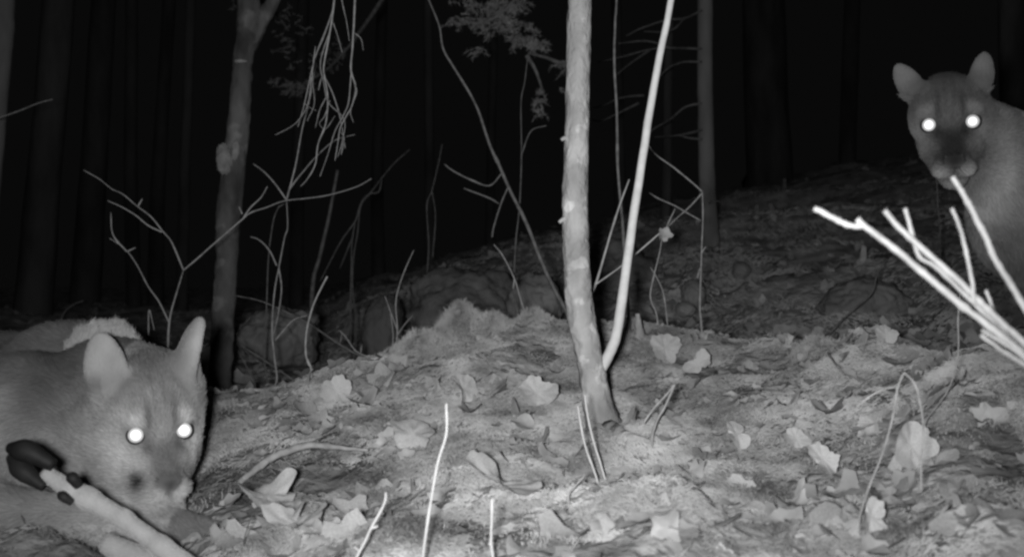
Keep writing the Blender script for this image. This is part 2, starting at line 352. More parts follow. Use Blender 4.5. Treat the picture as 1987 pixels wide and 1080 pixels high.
def hair_curves(name, pts, radius, tone, mat):
    n, k = pts.shape[:2]; hc = bpy.data.hair_curves.new(name); hc.add_curves([k]*n)
    hc.attributes['position'].data.foreach_set('vector', pts.astype(np.float32).ravel())
    ra = hc.attributes.get('radius') or hc.attributes.new('radius', 'FLOAT', 'POINT'); ra.data.foreach_set('value', np.tile(np.array(radius, np.float32), n))
    ta = hc.attributes.new('tone', 'FLOAT', 'CURVE'); ta.data.foreach_set('value', tone.astype(np.float32)); hc.materials.append(M[mat])
    o = bpy.data.objects.new(name, hc); C.objects.link(o); return o
def matted(n=330000):
    y = rng.uniform(1.0, 3.3, n*2); x = rng.uniform(-.56, .56, n*2)*y
    keep = vnoise(x*6, y*5, 0, 41)+.5*vnoise(x*17, y*15, 0, 42) > -.38
    for px, py, d, r in DIG: keep &= ((x-(px-993.5)/FPX*d)**2+(y-d)**2 > (r*.9)**2) | (rng.random(n*2) < .12)
    x, y = x[keep][:n], y[keep][:n]; n = len(x); z = gz(x, y)
    a = 3.3*vnoise(x*7, y*6, 0, 43)+rng.normal(0, .55, n); el = .35+.35*vnoise(x*9, y*9, 0, 44)+rng.normal(0, .15, n)
    d = np.stack([np.cos(a)*np.cos(el), np.sin(a)*np.cos(el)*.8, np.sin(el)], 1); L = (.010+.012*rng.random(n)+.010*np.clip(vnoise(x*5, y*5, 0, 45), 0, 1))[:, None]
    p = np.stack([x, y, z-.002], 1); pts = np.stack([p, p+d*L*.55+[0, 0, .002], p+d*L-np.array([0, 0, 1])*L*.25], 1)
    t = 1+.5*vnoise(x*8, y*7, 0, 46)+.35*vnoise(x*22, y*18, 0, 47)+rng.normal(0, .10, n)
    for px, py, dd, r_, a_ in ((640, 915, 1.9, .08, .5), (470, 900, 1.95, .12, .3), (900, 1060, 1.45, .06, .6), (120, 1040, 1.45, .14, .6), (1880, 990, 1.6, .06, .5), (1300, 770, 2.3, .06, .5)):  # grass darkened over the dug earth; in hollows the shade is painted in
        t *= 1-a_*np.exp(-((x-(px-993.5)/FPX*dd)**2+(y-dd)**2)/(r_*r_))
    return tag(hair_curves('matted_grass', pts, [.0009, .0007, .0002], np.clip(t, .2, 1.45), 'mat_grass'), 'pale matted dry grass and moss covering the near slope', 'dry grass', kind='stuff')
matted()
def far_matted(n=130000):
    y = 3.15*np.exp(rng.random(n)**1.4*math.log(3.2)); x = rng.uniform(-.62, .62, n)*y; z = gz(x, y)
    keep = vnoise(x*3, y*2.5, 0, 61)+.5*vnoise(x*9, y*7, 0, 62) > -.3; x, y, z = x[keep], y[keep], z[keep]; n = len(x)
    a = 3.3*vnoise(x*3, y*3, 0, 63)+rng.normal(0, .6, n); el = .5+rng.normal(0, .2, n)
    d = np.stack([np.cos(a)*np.cos(el), np.sin(a)*np.cos(el), np.sin(el)], 1); L = (.02+.03*rng.random(n))[:, None]
    p = np.stack([x, y, z-.004], 1); pts = np.stack([p, p+d*L*.55, p+d*L-np.array([0, 0, 1])*L*.2], 1)
    t = 1.1+.4*vnoise(x*4, y*3, 0, 66)+.25*vnoise(x*11, y*9, 0, 67)+rng.normal(0, .08, n)
    return tag(hair_curves('matted_moss', pts, [.0020, .0016, .0005], np.clip(t, .2, 1.4), 'mat_grass'), 'dim matted moss on the far slope behind the ridge', 'moss', kind='stuff')
far_matted()
# short fuzzy strands on the hummocks and over the ridge
def strands(name, spots, label, mat='moss', cat='moss'):
    V, F = [], []; r = random.Random(3)
    for px, py, d, R, n, h in spots:
        cx = (px-993.5)/FPX*d
        for _ in range(n):
            a, q = r.uniform(0, 6.28), R*math.sqrt(r.random()); x, y = cx+q*math.cos(a), d+q*math.sin(a); z = float(gz(x, y))-.002
            hh = h*r.uniform(.4, 1.1)*(1-.5*q/R); b = np.array([x, y, z]); lean = np.array([r.gauss(0, .45), r.gauss(0, .45), 1.0]); lean *= hh/np.linalg.norm(lean)
            w_ = .0006+.0004*r.random(); sd = np.array([math.cos(a), math.sin(a)*.4, 0])*w_; m1 = b+lean*.55+np.array([0, 0, .002]); e = b+lean+np.array([r.gauss(0, .3)*hh, 0, -.15*hh])
            i = len(V); V += [b-sd, b+sd, m1-sd*.8, m1+sd*.8, e]; F += [(i, i+1, i+3, i+2), (i+2, i+3, i+4)]
    return tag(obj(name, mesh_mixed(name, V, F), M[mat]), label, cat, kind='stuff')
strands('moss_tuft', [(890, 640, 2.93, .075, 3000, .045), (812, 690, 2.8, .10, 3000, .034), (1235, 640, 2.75, .08, 900, .03), (1590, 690, 2.65, .07, 1200, .035), (955, 670, 2.85, .06, 1200, .035), (1030, 660, 2.9, .06, 1200, .035),
                      (1000, 650, 2.95, .16, 1800, .026), (1700, 670, 2.5, .16, 900, .018), (400, 740, 2.55, .08, 700, .03), (1450, 690, 2.8, .18, 700, .018), (1160, 860, 2.1, .07, 600, .02)]+[(random.uniform(300, 2000), 0, random.uniform(1.3, 3.0), random.uniform(.04, .12), 260, random.uniform(.008, .018)) for _ in range(90)],
        'fuzzy dry moss and grass strands on the hummocks along the ridge')

# ------------------------------------------------------------------ stones and stump on the far slope
def ico(sub):
    import bmesh
    bm = bmesh.new(); bmesh.ops.create_icosphere(bm, subdivisions=sub, radius=1)
    v = np.array([x.co[:] for x in bm.verts]); f = np.array([[q.index for q in p.verts] for p in bm.faces]); bm.free(); return v, f
IV, IF = ico(5)
def boulder(name, px, py, d, rx, ry, rz, label, cat='rock', seed=0, mat='rock', amp=.22):
    n = IV; k = 1+amp*vnoise(n[:, 0]*1.3+seed, n[:, 1]*1.3, n[:, 2]*1.3, seed)+amp*.4*vnoise(n[:, 0]*3.5, n[:, 1]*3.5+seed, n[:, 2]*3.5, seed)+.07*vnoise(n[:, 0]*8, n[:, 1]*8+seed, n[:, 2]*8, seed)+.035*vnoise(n[:, 0]*19, n[:, 1]*19+seed, n[:, 2]*19, seed)
    me = mesh(name, n*k[:, None]*np.array([rx, ry, rz]), IF)
    o = obj(name, me, M[mat]); c = P(px, py, d); o.location = c; return tag(o, label, cat)
boulder('boulder', 545, 655, 4.6, .17, .16, .13, 'low rounded dark boulder behind the thin shrub stems left of centre', seed=1)
boulder('boulder', 905, 610, 4.9, .26, .22, .22, 'large mossy boulder behind the fuzzy hummock', seed=2)
boulder('boulder', 1040, 600, 4.4, .11, .12, .13, 'dark upright rock just left of the sapling behind the ridge', seed=3)
boulder('boulder', 1190, 560, 5.4, .22, .2, .22, 'pale grey boulder behind the forked sapling', seed=8)
boulder('stone', 1438, 525, 5.0, .042, .042, .042, 'small round pale stone right of the grey back tree', 'stone', seed=4, amp=.08)
boulder('stone', 1345, 572, 4.6, .055, .06, .06, 'egg shaped stone just left of the thin upright stem', 'stone', seed=5, amp=.12)
boulder('stone', 1330, 600, 4.3, .04, .04, .03, 'small flat stone low behind the ridge by the thin upright stem', 'stone', seed=6, amp=.1)
boulder('boulder', 1680, 600, 4.2, .17, .15, .12, 'broad mossy boulder under the bright fan of twigs', seed=7)
boulder('stump', 742, 645, 4.7, .09, .09, .17, 'dark rotten stump standing left of the mossy boulder', 'stump', seed=9, mat='dark_bark', amp=.14)

# ------------------------------------------------------------------ trees
def pxr(rp, d): return rp*d/FPX
def line(pts, d):          # [(px, py[, depth])] -> world points
    return [P(p[0], p[1], p[2] if len(p) > 2 else d) for p in pts]
def tree(name, label, pts, radii_px, d, mat, sides=20, group=None, n=10, rough=.06, seed=0):
    root = empty(name, (0, 0, 0)); base = line(pts, d)[0]
    root.location = (base.x, base.y, base.z)
    W = line(pts, d); R = [pxr(r, (p[2] if len(p) > 2 else d)) for r, p in zip(radii_px, pts)]
    me = tube('trunk', [v-root.location for v in W], R, sides, n, rough, seed)
    obj('trunk', me, M[mat], root); tag(root, label, 'tree', group); return root
def branch(root, pts, r0, r1, d, mat='twig', name='branch', sides=6, n=5, rough=.12, knots=0):
    W = [v-root.location for v in line(pts, d)]; k = len(W)
    R = [pxr(r0+(r1-r0)*i/(k-1), d) for i in range(k)]
    return obj(name, tube(name, W, R, sides, n, rough, random.randrange(99), knots), M[mat], root)

# the pale young tree right of centre, and the bright side stem growing from its foot
d = 2.1
t = tree('young_tree', 'pale smooth young tree right of centre with a bright side stem rising from its foot',
         [(1178, 905), (1174, 850), (1162, 790), (1143, 690), (1126, 600), (1119, 520), (1116, 400), (1121, 200), (1124, 0), (1128, -350), (1150, -1100), (1160, -2200)],
         [56, 40, 30, 26, 27, 25.5, 25, 23.5, 23, 22, 19, 12], d, 'smooth_bark', 28, n=14, rough=.07, seed=3)
branch(t, [(1146, 752), (1162, 722), (1180, 690), (1196, 648), (1207, 580), (1222, 470), (1243, 330), (1265, 190), (1284, 90), (1302, 0), (1350, -300), (1440, -900)], 12, 5, d, 'bright_twig', 'side_stem', 12, 8, .08, 0)
for x0, y0, x1, y1 in ((1094, 425, 1085, 432), (1096, 268, 1089, 272), (1143, 640, 1150, 634)):
    branch(t, [((x0+1116)/2, y0+3), (x0, y0), (x1, y1)], 6, 3.5, d-.01, 'smooth_bark', 'knot')
for pts in ([(1166, 838), (1138, 872), (1108, 905)], [(1184, 838), (1222, 852), (1275, 858)]):
    W = [G(p[0], p[1], -.004+.006*(i == 0))-t.location for i, p in enumerate(pts)]; obj('root', tube('root', W, [.020, .012, .004], 10, 6, .2, 4), M['smooth_bark'], t)
# scaly forked tree left of centre
d = 4.0
t = tree('forked_tree', 'dim scaly barked tree left of centre forking near the top',
         [(424, 790), (429, 700), (434, 600), (440, 500), (446, 400), (457, 300), (466, 200), (473, 110), (484, 50), (478, -60), (466, -300), (450, -1200)],
         [25, 22, 22, 22, 24, 22, 20, 20, 24, 19, 17, 12], d, 'scaly_bark', 24, n=12, rough=.12, seed=5)
branch(t, [(480, 90), (508, 40), (540, -20), (590, -160), (660, -600)], 17, 8, d, 'scaly_bark', 'limb', 14, 8)
ch = boulder('bark_scar', 441, 312, d, .028, .022, .055, 'pale broken bark patch', seed=11, mat='lichen'); del ch['category']; ch.location = ch.location-t.location+Vector((0, -.045, 0)); ch.parent = t
for px, py, rx, rz in ((472, 123, .022, .006), (463, 295, .014, .035)):
    ch = boulder('bark_scar', px, py, d, rx, .008, rz, 'pale broken bark patch', seed=px, mat='lichen'); del ch['category']; ch.location = ch.location-t.location+Vector((0, -.042, 0)); ch.parent = t
# grey tree behind, with dead side branches
d = 6.0
t = tree('straight_tree', 'straight grey tree right of centre on the far slope with dead branches on its left',
         [(1385, 520), (1380, 470), (1374, 400), (1370, 280), (1368, 140), (1368, 0), (1368, -300), (1366, -900)], [19, 17, 16.5, 15.5, 15, 15, 15, 12], d, 'grey_bark', 18, n=10, seed=6)
for pts in ([(1362, 95), (1300, 93), (1262, 96), (1215, 108), (1160, 122)], [(1300, 93), (1255, 80), (1200, 85)], [(1262, 96), (1225, 122), (1190, 150)],
            [(1362, 120), (1320, 122), (1290, 138), (1265, 170)], [(1362, 20), (1330, 35), (1290, 40), (1245, 55), (1215, 70)], [(1330, 35), (1300, 60), (1250, 62)],
            [(1362, 200), (1330, 208), (1300, 232), (1262, 256), (1240, 300)], [(1362, 252), (1320, 262), (1270, 266)], [(1250, 185), (1205, 190), (1170, 205), (1140, 212)],
            [(1240, 200), (1195, 222), (1165, 235), (1145, 232)], [(1362, 270), (1340, 268), (1315, 262)], [(1376, 395), (1392, 390), (1406, 396)]):
    branch(t, pts, 2.4, 1.0, d-.1, 'dim_twig', 'dead_branch', 5, 5, .3)
# far dark trunks
FAR = [(62, 640, 118, -40, 30, 9.0, 'thick dim leaning trunk near the left edge'),
       (160, 660, 205, -40, 24, 12.5, 'dim straight trunk second from the left edge'),
       (262, 640, 255, -40, 12, 13, 'thin dark trunk behind the tips of the left shrub'),
       (300, 640, 330, -40, 13, 14, 'dark trunk between the left shrub and the scaly forked tree'),
       (352, 640, 372, -40, 10, 11, 'slim dark trunk just left of the scaly forked tree'),
       (575, 600, 590, -40, 12, 13, 'dark trunk behind the hanging twigs'),
       (735, 560, 742, -40, 11, 15, 'faint trunk right of the hanging twigs'),
       (835, 520, 830, -40, 9, 12, 'faint thin trunk left of the leaning dead stem'),
       (1288, 440, 1300, -40, 9, 7.5, 'slim grey trunk between the bright side stem and the straight grey tree'),
       (1205, 460, 1195, -40, 10, 11, 'dark trunk directly behind the bright side stem'),
       (1490, 430, 1480, -40, 42, 15, 'very wide dark trunk right of the straight grey tree'),
       (1640, 400, 1655, -40, 16, 16, 'faint trunk between the wide dark trunk and the standing cougar'),
       (1975, 300, 1960, -40, 26, 10, 'dark trunk behind the standing cougar'),
       (950, 480, 960, -40, 8, 14, 'faint thin trunk behind the leaning dead stem')]
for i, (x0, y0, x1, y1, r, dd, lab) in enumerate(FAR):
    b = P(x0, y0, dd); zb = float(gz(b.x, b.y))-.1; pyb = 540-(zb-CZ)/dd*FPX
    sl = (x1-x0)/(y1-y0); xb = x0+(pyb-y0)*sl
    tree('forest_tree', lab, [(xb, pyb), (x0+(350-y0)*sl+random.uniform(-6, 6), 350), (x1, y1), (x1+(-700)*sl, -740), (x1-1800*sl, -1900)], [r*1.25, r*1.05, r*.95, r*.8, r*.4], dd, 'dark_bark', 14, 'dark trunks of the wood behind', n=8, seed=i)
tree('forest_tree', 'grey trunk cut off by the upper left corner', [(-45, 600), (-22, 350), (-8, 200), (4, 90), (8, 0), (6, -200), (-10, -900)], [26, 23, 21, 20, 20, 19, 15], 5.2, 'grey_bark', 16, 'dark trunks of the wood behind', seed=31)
b = bpy.data.objects

# ------------------------------------------------------------------ shrubs, saplings and single stems
def shrub(name, label, d, lines, mat='twig', cat='shrub', r0=2.5, r1=1.2, group=None, ground=True, pname='branch', knots=2):
    """first line is the main stem, starting at its foot; the others are side branches"""
    p0 = lines[0][0]; base = P(p0[0], p0[1], d)
    root = empty(name, base)
    for i, l in enumerate(lines):
        rr = r0*.8 if i == 0 else min(max(r0*.6, .8), 1.7)
        pts = list(l)
        W = [v-root.location for v in line(pts, d)]
        if i == 0 and ground:
            gzv = float(gz(base.x, base.y)); 
            if gzv < base.z: W = [Vector((0, 0, gzv-base.z-.01))]+W
        k = len(W); R = [pxr(rr+(r1*.75-rr)*j/(k-1), d) for j in range(k)]
        W = [v+Vector((0, (.004*d if i else 0)*math.sin(j*1.3+i*2), 0))*(1 if 0 < j else 0) for j, v in enumerate(W)]
        obj('stem' if i == 0 else pname, tube('stem' if i == 0 else pname, W, R, 6, 6, .14, random.randrange(99), knots), M[mat], root)
    return tag(root, label, cat, group)
shrub('bare_shrub', 'bare y shaped shrub with wide arms behind the crouching cougar', 3.1,
      [[(326, 668), (330, 615), (342, 570), (356, 524)], [(356, 524), (385, 500), (415, 475), (468, 428), (485, 412), (515, 402), (552, 390), (600, 385), (640, 378), (690, 362), (720, 346)],
       [(356, 524), (345, 492), (330, 466), (313, 448), (292, 420), (268, 400), (240, 377), (215, 366), (190, 347), (162, 330)], [(314, 450), (285, 437), (262, 418), (238, 402), (212, 390)],
       [(328, 625), (308, 585), (290, 555), (268, 515), (246, 488), (230, 475), (213, 462)], [(246, 488), (222, 455), (215, 412)], [(470, 426), (485, 402), (505, 382), (519, 362)], [(268, 400), (275, 385)],
       [(288, 650), (292, 600), (300, 640)], [(246, 488), (262, 480)], [(470, 415), (462, 400)]], 'twig', r0=4, r1=1.1)
shrub('bare_shrub', 'slender upright shrub with crossing tips right of the scaly forked tree', 3.3,
      [[(524, 760), (537, 738), (532, 690), (528, 640), (532, 570), (541, 520), (552, 462), (558, 440), (556, 388)], [(556, 388), (535, 358), (515, 335), (492, 318)], [(556, 388), (565, 365), (590, 330), (615, 300), (650, 272), (690, 262)],
       [(556, 388), (572, 320), (585, 250), (600, 200), (614, 130)], [(537, 515), (522, 485), (505, 466), (487, 459)], [(534, 660), (552, 640), (570, 620), (595, 612)], [(541, 520), (545, 560), (538, 610), (531, 650)]], 'twig', r0=3.0, r1=1.0)
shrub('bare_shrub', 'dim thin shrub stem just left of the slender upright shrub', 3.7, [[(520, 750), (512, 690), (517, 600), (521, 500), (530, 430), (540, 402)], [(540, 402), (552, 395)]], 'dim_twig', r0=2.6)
shrub('upright_stem', 'single pale leaning stem bent near its foot left of centre', 2.65, [[(606, 785), (604, 745), (603, 712), (594, 690), (594, 650), (602, 610), (615, 575), (635, 536)], [(603, 712), (596, 700)]], 'twig', 'stem', r0=3.0, r1=2.4)
shrub('bare_shrub', 'short forked shrub on the fuzzy hummock left side', 3.25, [[(768, 680), (771, 640), (768, 590), (773, 560), (785, 525), (803, 485)], [(771, 640), (758, 605), (748, 574)], [(771, 650), (785, 630), (800, 612)], [(760, 690), (762, 650), (756, 600)]], 'twig', r0=2.2, r1=1.1)
shrub('upright_stem', 'curving bright twig standing left of the sapling foot', 3.1, [[(1028, 660), (1022, 620), (1010, 580), (998, 540), (975, 495), (958, 474)], [(998, 540), (996, 560)]], 'twig', 'stem', r0=2.4, r1=1.3)
shrub('fallen_branch', 'long thin branch lying across the hollow left of centre', 3.6, [[(745, 702), (700, 690), (655, 665), (600, 628), (545, 600), (500, 582), (455, 573)], [(660, 665), (665, 640)]], 'dim_twig', 'branch', r0=2.8, r1=1.3, ground=False)
shrub('fallen_branch', 'thin branch lying low behind the ridge left of the hummock', 3.3, [[(748, 702), (715, 692), (690, 680), (672, 655), (658, 640)], [(700, 684), (702, 668)]], 'twig', 'branch', r0=2.2, r1=1.2, ground=False)
shrub('fallen_branch', 'thin dark branch leaning in the hollow beside the scaly forked tree', 3.6, [[(580, 745), (545, 720), (500, 690), (470, 672)]], 'dim_twig', 'branch', r0=2.2, r1=1.2, ground=False)
shrub('upright_stem', 'short thin stem leaning beside the scaly forked tree foot', 3.5, [[(495, 748), (478, 710), (462, 680)]], 'dim_twig', 'stem', r0=2, r1=1)
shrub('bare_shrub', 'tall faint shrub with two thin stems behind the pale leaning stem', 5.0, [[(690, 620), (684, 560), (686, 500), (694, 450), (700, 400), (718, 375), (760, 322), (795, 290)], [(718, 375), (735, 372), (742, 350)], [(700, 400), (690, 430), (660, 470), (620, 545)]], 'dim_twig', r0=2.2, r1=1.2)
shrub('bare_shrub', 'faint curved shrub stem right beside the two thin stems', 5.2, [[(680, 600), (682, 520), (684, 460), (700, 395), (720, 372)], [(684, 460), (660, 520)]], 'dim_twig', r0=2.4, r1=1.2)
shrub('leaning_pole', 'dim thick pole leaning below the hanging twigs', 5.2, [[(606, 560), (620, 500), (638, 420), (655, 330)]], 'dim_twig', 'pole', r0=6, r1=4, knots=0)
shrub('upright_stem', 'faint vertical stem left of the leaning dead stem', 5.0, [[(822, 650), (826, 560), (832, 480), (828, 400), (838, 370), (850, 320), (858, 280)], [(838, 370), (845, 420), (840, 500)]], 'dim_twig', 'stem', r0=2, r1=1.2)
shrub('dead_sapling', 'long dead stem leaning from the upper middle down to the sapling', 3.2,
      [[(1102, 612), (1075, 560), (1050, 505), (1020, 430), (990, 370), (968, 320), (950, 280), (930, 220), (912, 182), (880, 130), (860, 95), (852, 50), (832, 0), (800, -80)], [(975, 335), (950, 360), (915, 350), (880, 332), (862, 318)], [(968, 395), (950, 385), (900, 365)],
       [(985, 365), (972, 395), (958, 440), (955, 460)]], 'dim_twig', 'stem', r0=5.5, r1=2.0, knots=5)
shrub('upright_stem', 'thin straight stem crossing the leaning dead stem', 3.4, [[(1005, 640), (998, 570), (1000, 480), (1008, 400), (1012, 300), (1011, 200), (1018, 160), (1024, 110)], [(1012, 300), (1030, 255), (1060, 245)]], 'dim_twig', 'stem', r0=2.5, r1=1.3)
shrub('upright_stem', 'tall thin wavy stem between the pale young tree and its bright side stem', 2.9, [[(1221, 640), (1219, 600), (1214, 520), (1207, 420), (1199, 330), (1197, 220), (1192, 120), (1194, 40), (1197, -20), (1205, -400)]], 'dim_twig', 'stem', r0=4.2, r1=3, knots=3)
shrub('leaning_twig', 'pale straight twig leaning out of the young tree just above its fork', 2.35, [[(1140, 590), (1158, 545), (1180, 470), (1200, 405), (1221, 348)], [(1155, 552), (1200, 520), (1250, 478), (1280, 452)]], 'twig', 'twig', r0=3.6, r1=2.0, ground=False)
shrub('bare_shrub', 'thin upright stem with a bent top in front of the straight grey tree', 3.1,
      [[(1364, 668), (1360, 620), (1358, 590), (1361, 500), (1364, 420), (1363, 372)], [(1363, 372), (1340, 352), (1305, 325), (1272, 300), (1250, 268)], [(1360, 428), (1330, 412), (1308, 398), (1280, 385), (1260, 374)],
       [(1363, 374), (1340, 400), (1315, 422), (1290, 445)], [(1362, 490), (1370, 478)], [(1358, 520), (1352, 540)]], 'twig', r0=3.0, r1=1.4)
shrub('bare_shrub', 'two crossing thin stems under the hanging crumpled leaf', 3.0, [[(1278, 650), (1274, 610), (1262, 575), (1270, 530), (1280, 490), (1287, 455), (1310, 405)], [(1297, 655), (1293, 610), (1285, 565), (1272, 535), (1263, 518)]], 'twig', r0=2.2, r1=1.4)
me = LEAF_ME[0].copy(); me.materials.clear(); me.materials.append(M['pale_leaf'])
o = obj('hanging_leaf', me); o.location = P(1287, 455, 2.97); o.rotation_euler = (math.radians(80), .5, .3); o.scale = (.05, .05, .06); tag(o, 'pale crumpled leaf caught on thin twigs right of the bright side stem', 'leaf')
shrub('upright_stem', 'thin stem standing under the head of the standing cougar', 4.0, [[(1824, 450), (1820, 400), (1818, 360), (1812, 310)]], 'dim_twig', 'stem', r0=1.8, r1=1.2)
shrub('fallen_branch', 'thin dark curved branch on the far slope left of the bright twigs', 3.6, [[(1590, 668), (1640, 615), (1690, 570), (1702, 530), (1718, 505)], [(1718, 505), (1690, 510), (1655, 520)]], 'dim_twig', 'branch', r0=2.6, r1=1.4, ground=False)
# foreground stems
def fg(label, pts, r0=3, r1=2.2, mat='twig', extra=(), name='upright_stem', cat='stem'):
    p0 = pts[0]; dd = hit(p0[0], min(p0[1], 1150))-.05; return shrub(name, label, dd, [pts]+list(extra), mat, cat, r0=r0, r1=r1, knots=2)
fg('tallest pale stem rising from the lower edge left of centre', [(818, 1110), (824, 1050), (838, 960), (850, 895), (866, 840), (866, 782)], 3.6, 2.6, 'bright_twig')
fg('short pale stem with a side bud leaning at the lower edge', [(688, 1090), (708, 1050), (722, 1020), (745, 978), (749, 955)], 3.8, 2.8, 'bright_twig', [[(722, 1024), (734, 1019)], [(697, 1068), (688, 1058)]])
fg('short straight pale stem at the lower edge right of the tallest one', [(960, 1100), (953, 1055), (954, 1010), (955, 966)], 3.6, 2.6, 'bright_twig', [[(953, 1058), (949, 1052)]])
fg('short dark thin stem on the bare earth below the cougar head', [(472, 1058), (481, 1020), (491, 992)], 1.8, 1.2, 'dark_bark')
fg('left of the two pale stems bending at the young tree foot', [(1160, 936), (1150, 905), (1137, 870), (1128, 830), (1121, 787)], 3.0, 2.2, 'bright_twig')
fg('right of the two pale stems bending at the young tree foot', [(1174, 930), (1164, 895), (1153, 860), (1142, 815), (1134, 765)], 3.0, 2.2, 'bright_twig')
fg('pale forked twig leaning back right of the young tree', [(1266, 845), (1275, 815), (1292, 785), (1309, 745)], 3.4, 3.4, 'twig', [[(1309, 745), (1290, 768), (1268, 790), (1248, 820)]], 'forked_twig', 'twig')
fg('thin pale stem bent into a sharp upside down v on the right slope', [(1668, 1005), (1684, 950), (1712, 880), (1732, 810), (1742, 752), (1754, 722)], 3.4, 2.6, 'twig', [[(1754, 722), (1775, 745), (1784, 790), (1790, 830), (1790, 890), (1790, 955)], [(1742, 750), (1715, 753), (1690, 768), (1665, 790)]], 'bent_stem')
fg('long thin stem curving up past the bright twigs from the bent stem', [(1795, 822), (1820, 785), (1840, 755), (1856, 710), (1860, 670), (1859, 620), (1863, 570)], 2.0, 1.8, 'twig')
fg('small broken twig lying at the young tree roots', [(1104, 960), (1118, 940), (1138, 918)], 2.8, 2.0, 'twig', [[(1138, 918), (1105, 928)]], 'broken_twig', 'twig')
fg('thin curved twig sticking up over the crouching cougar back', [(112, 645), (122, 610), (140, 592), (162, 583)], 2.2, 1.6, 'twig')
fg('tiny bent stem on the crest behind the cougar cheek', [(598, 745), (600, 725), (607, 715)], 2.0, 1.4, 'twig')
shrub('dry_twig', 'short pale twig pointing in from the left edge among dark trunks', 4.2, [[(-30, 238), (0, 228), (40, 214), (75, 200), (102, 193)]], 'twig', 'twig', r0=2.0, r1=1.1, ground=False)
# curved stick lying on the earth
dd = min(hit(x, y+6) for x, y in ((480, 925), (560, 885), (640, 875), (700, 880)))-.015
pts = [(462, 938), (485, 918), (520, 892), (560, 873), (610, 863), (660, 868), (715, 873)]
W = [G(x, y, .0) for x, y in pts]; W = [Vector((v.x, dd, CZ-(y-540)/FPX*dd)) for v, (x, y) in zip([P(x, y, dd) for x, y in pts], pts)]
o = obj('curved_stick', tube('curved_stick', W, [.0045, .006, .0068, .0065, .0058, .0045, .0025], 9, 8, .3, 3, 2), M['twig']); tag(o, 'smooth pale stick arched over the bare earth right of the crouching cougar', 'stick')
o = obj('broken_stub', tube('broken_stub', [P(1243, 668, 2.75), P(1240, 640, 2.75), P(1237, 608, 2.74)], [.012, .011, .006], 9, 5, .25, 6), M['smooth_bark']); tag(o, 'short broken stub standing on the ridge right of the young tree', 'stub')

# the bright fan of peeled twigs close to the lens
d = 0.95
root = empty('broken_branch', P(2120, 800, d)); root.location.z = float(gz(root.location.x, d))
FAN = [([(2120, 800), (2050, 748), (1987, 690), (1930, 640), (1870, 595), (1810, 545), (1750, 494), (1706, 460), (1672, 434), (1664, 424)], 9, 6.5),
       ([(1672, 438), (1660, 439), (1640, 434), (1612, 420), (1580, 404)], 6.5, 5.5),
       ([(2120, 780), (2040, 715), (1985, 662), (1940, 622), (1890, 574), (1850, 535), (1800, 492), (1765, 460), (1738, 434), (1717, 408)], 8, 6),
       ([(2030, 715), (1960, 655), (1900, 598), (1850, 550), (1812, 515), (1786, 500), (1775, 475), (1766, 440), (1756, 404)], 4.5, 4.5),
       ([(1890, 590), (1886, 545), (1877, 500), (1868, 460), (1858, 430), (1847, 404)], 4.2, 3.6),
       ([(2120, 820), (2060, 720), (2000, 615), (1960, 550), (1928, 497), (1915, 465), (1890, 415), (1868, 375), (1848, 343)], 9, 5.5),
       ([(2080, 760), (2020, 690), (1970, 645), (1935, 612), (1920, 580), (1913, 562)], 4.5, 3.0),
       ([(1935, 615), (1915, 600), (1903, 594)], 3.2, 2.6),
       ([(2110, 790), (2040, 740), (1985, 705), (1945, 680), (1903, 650)], 7, 4.5),
       ([(2120, 800), (2050, 740), (2000, 700), (1930, 655), (1905, 640)], 5, 3)]
for i, (pts, r0, r1) in enumerate(FAN):
    dd = d+[0, 0, .03, .05, .02, .06, .08, .08, -.03, -.01][i]
    W = [P(x, y, dd)-root.location for x, y in pts]
    if pts[0][0] == 2120: W = [Vector((0, 0, -.01))]+W
    k = len(W); R = [pxr((r0+(r1-r0)*j/(k-1))*.86, dd) for j in range(k)]
    obj('twig', tube('twig', W, R, 12, 9, .2, i+20, 6 if len(pts) > 6 else 2), M['fan_twig'], root)
tag(root, 'bright bare branch fanning out close to the lens at the right edge', 'branch')

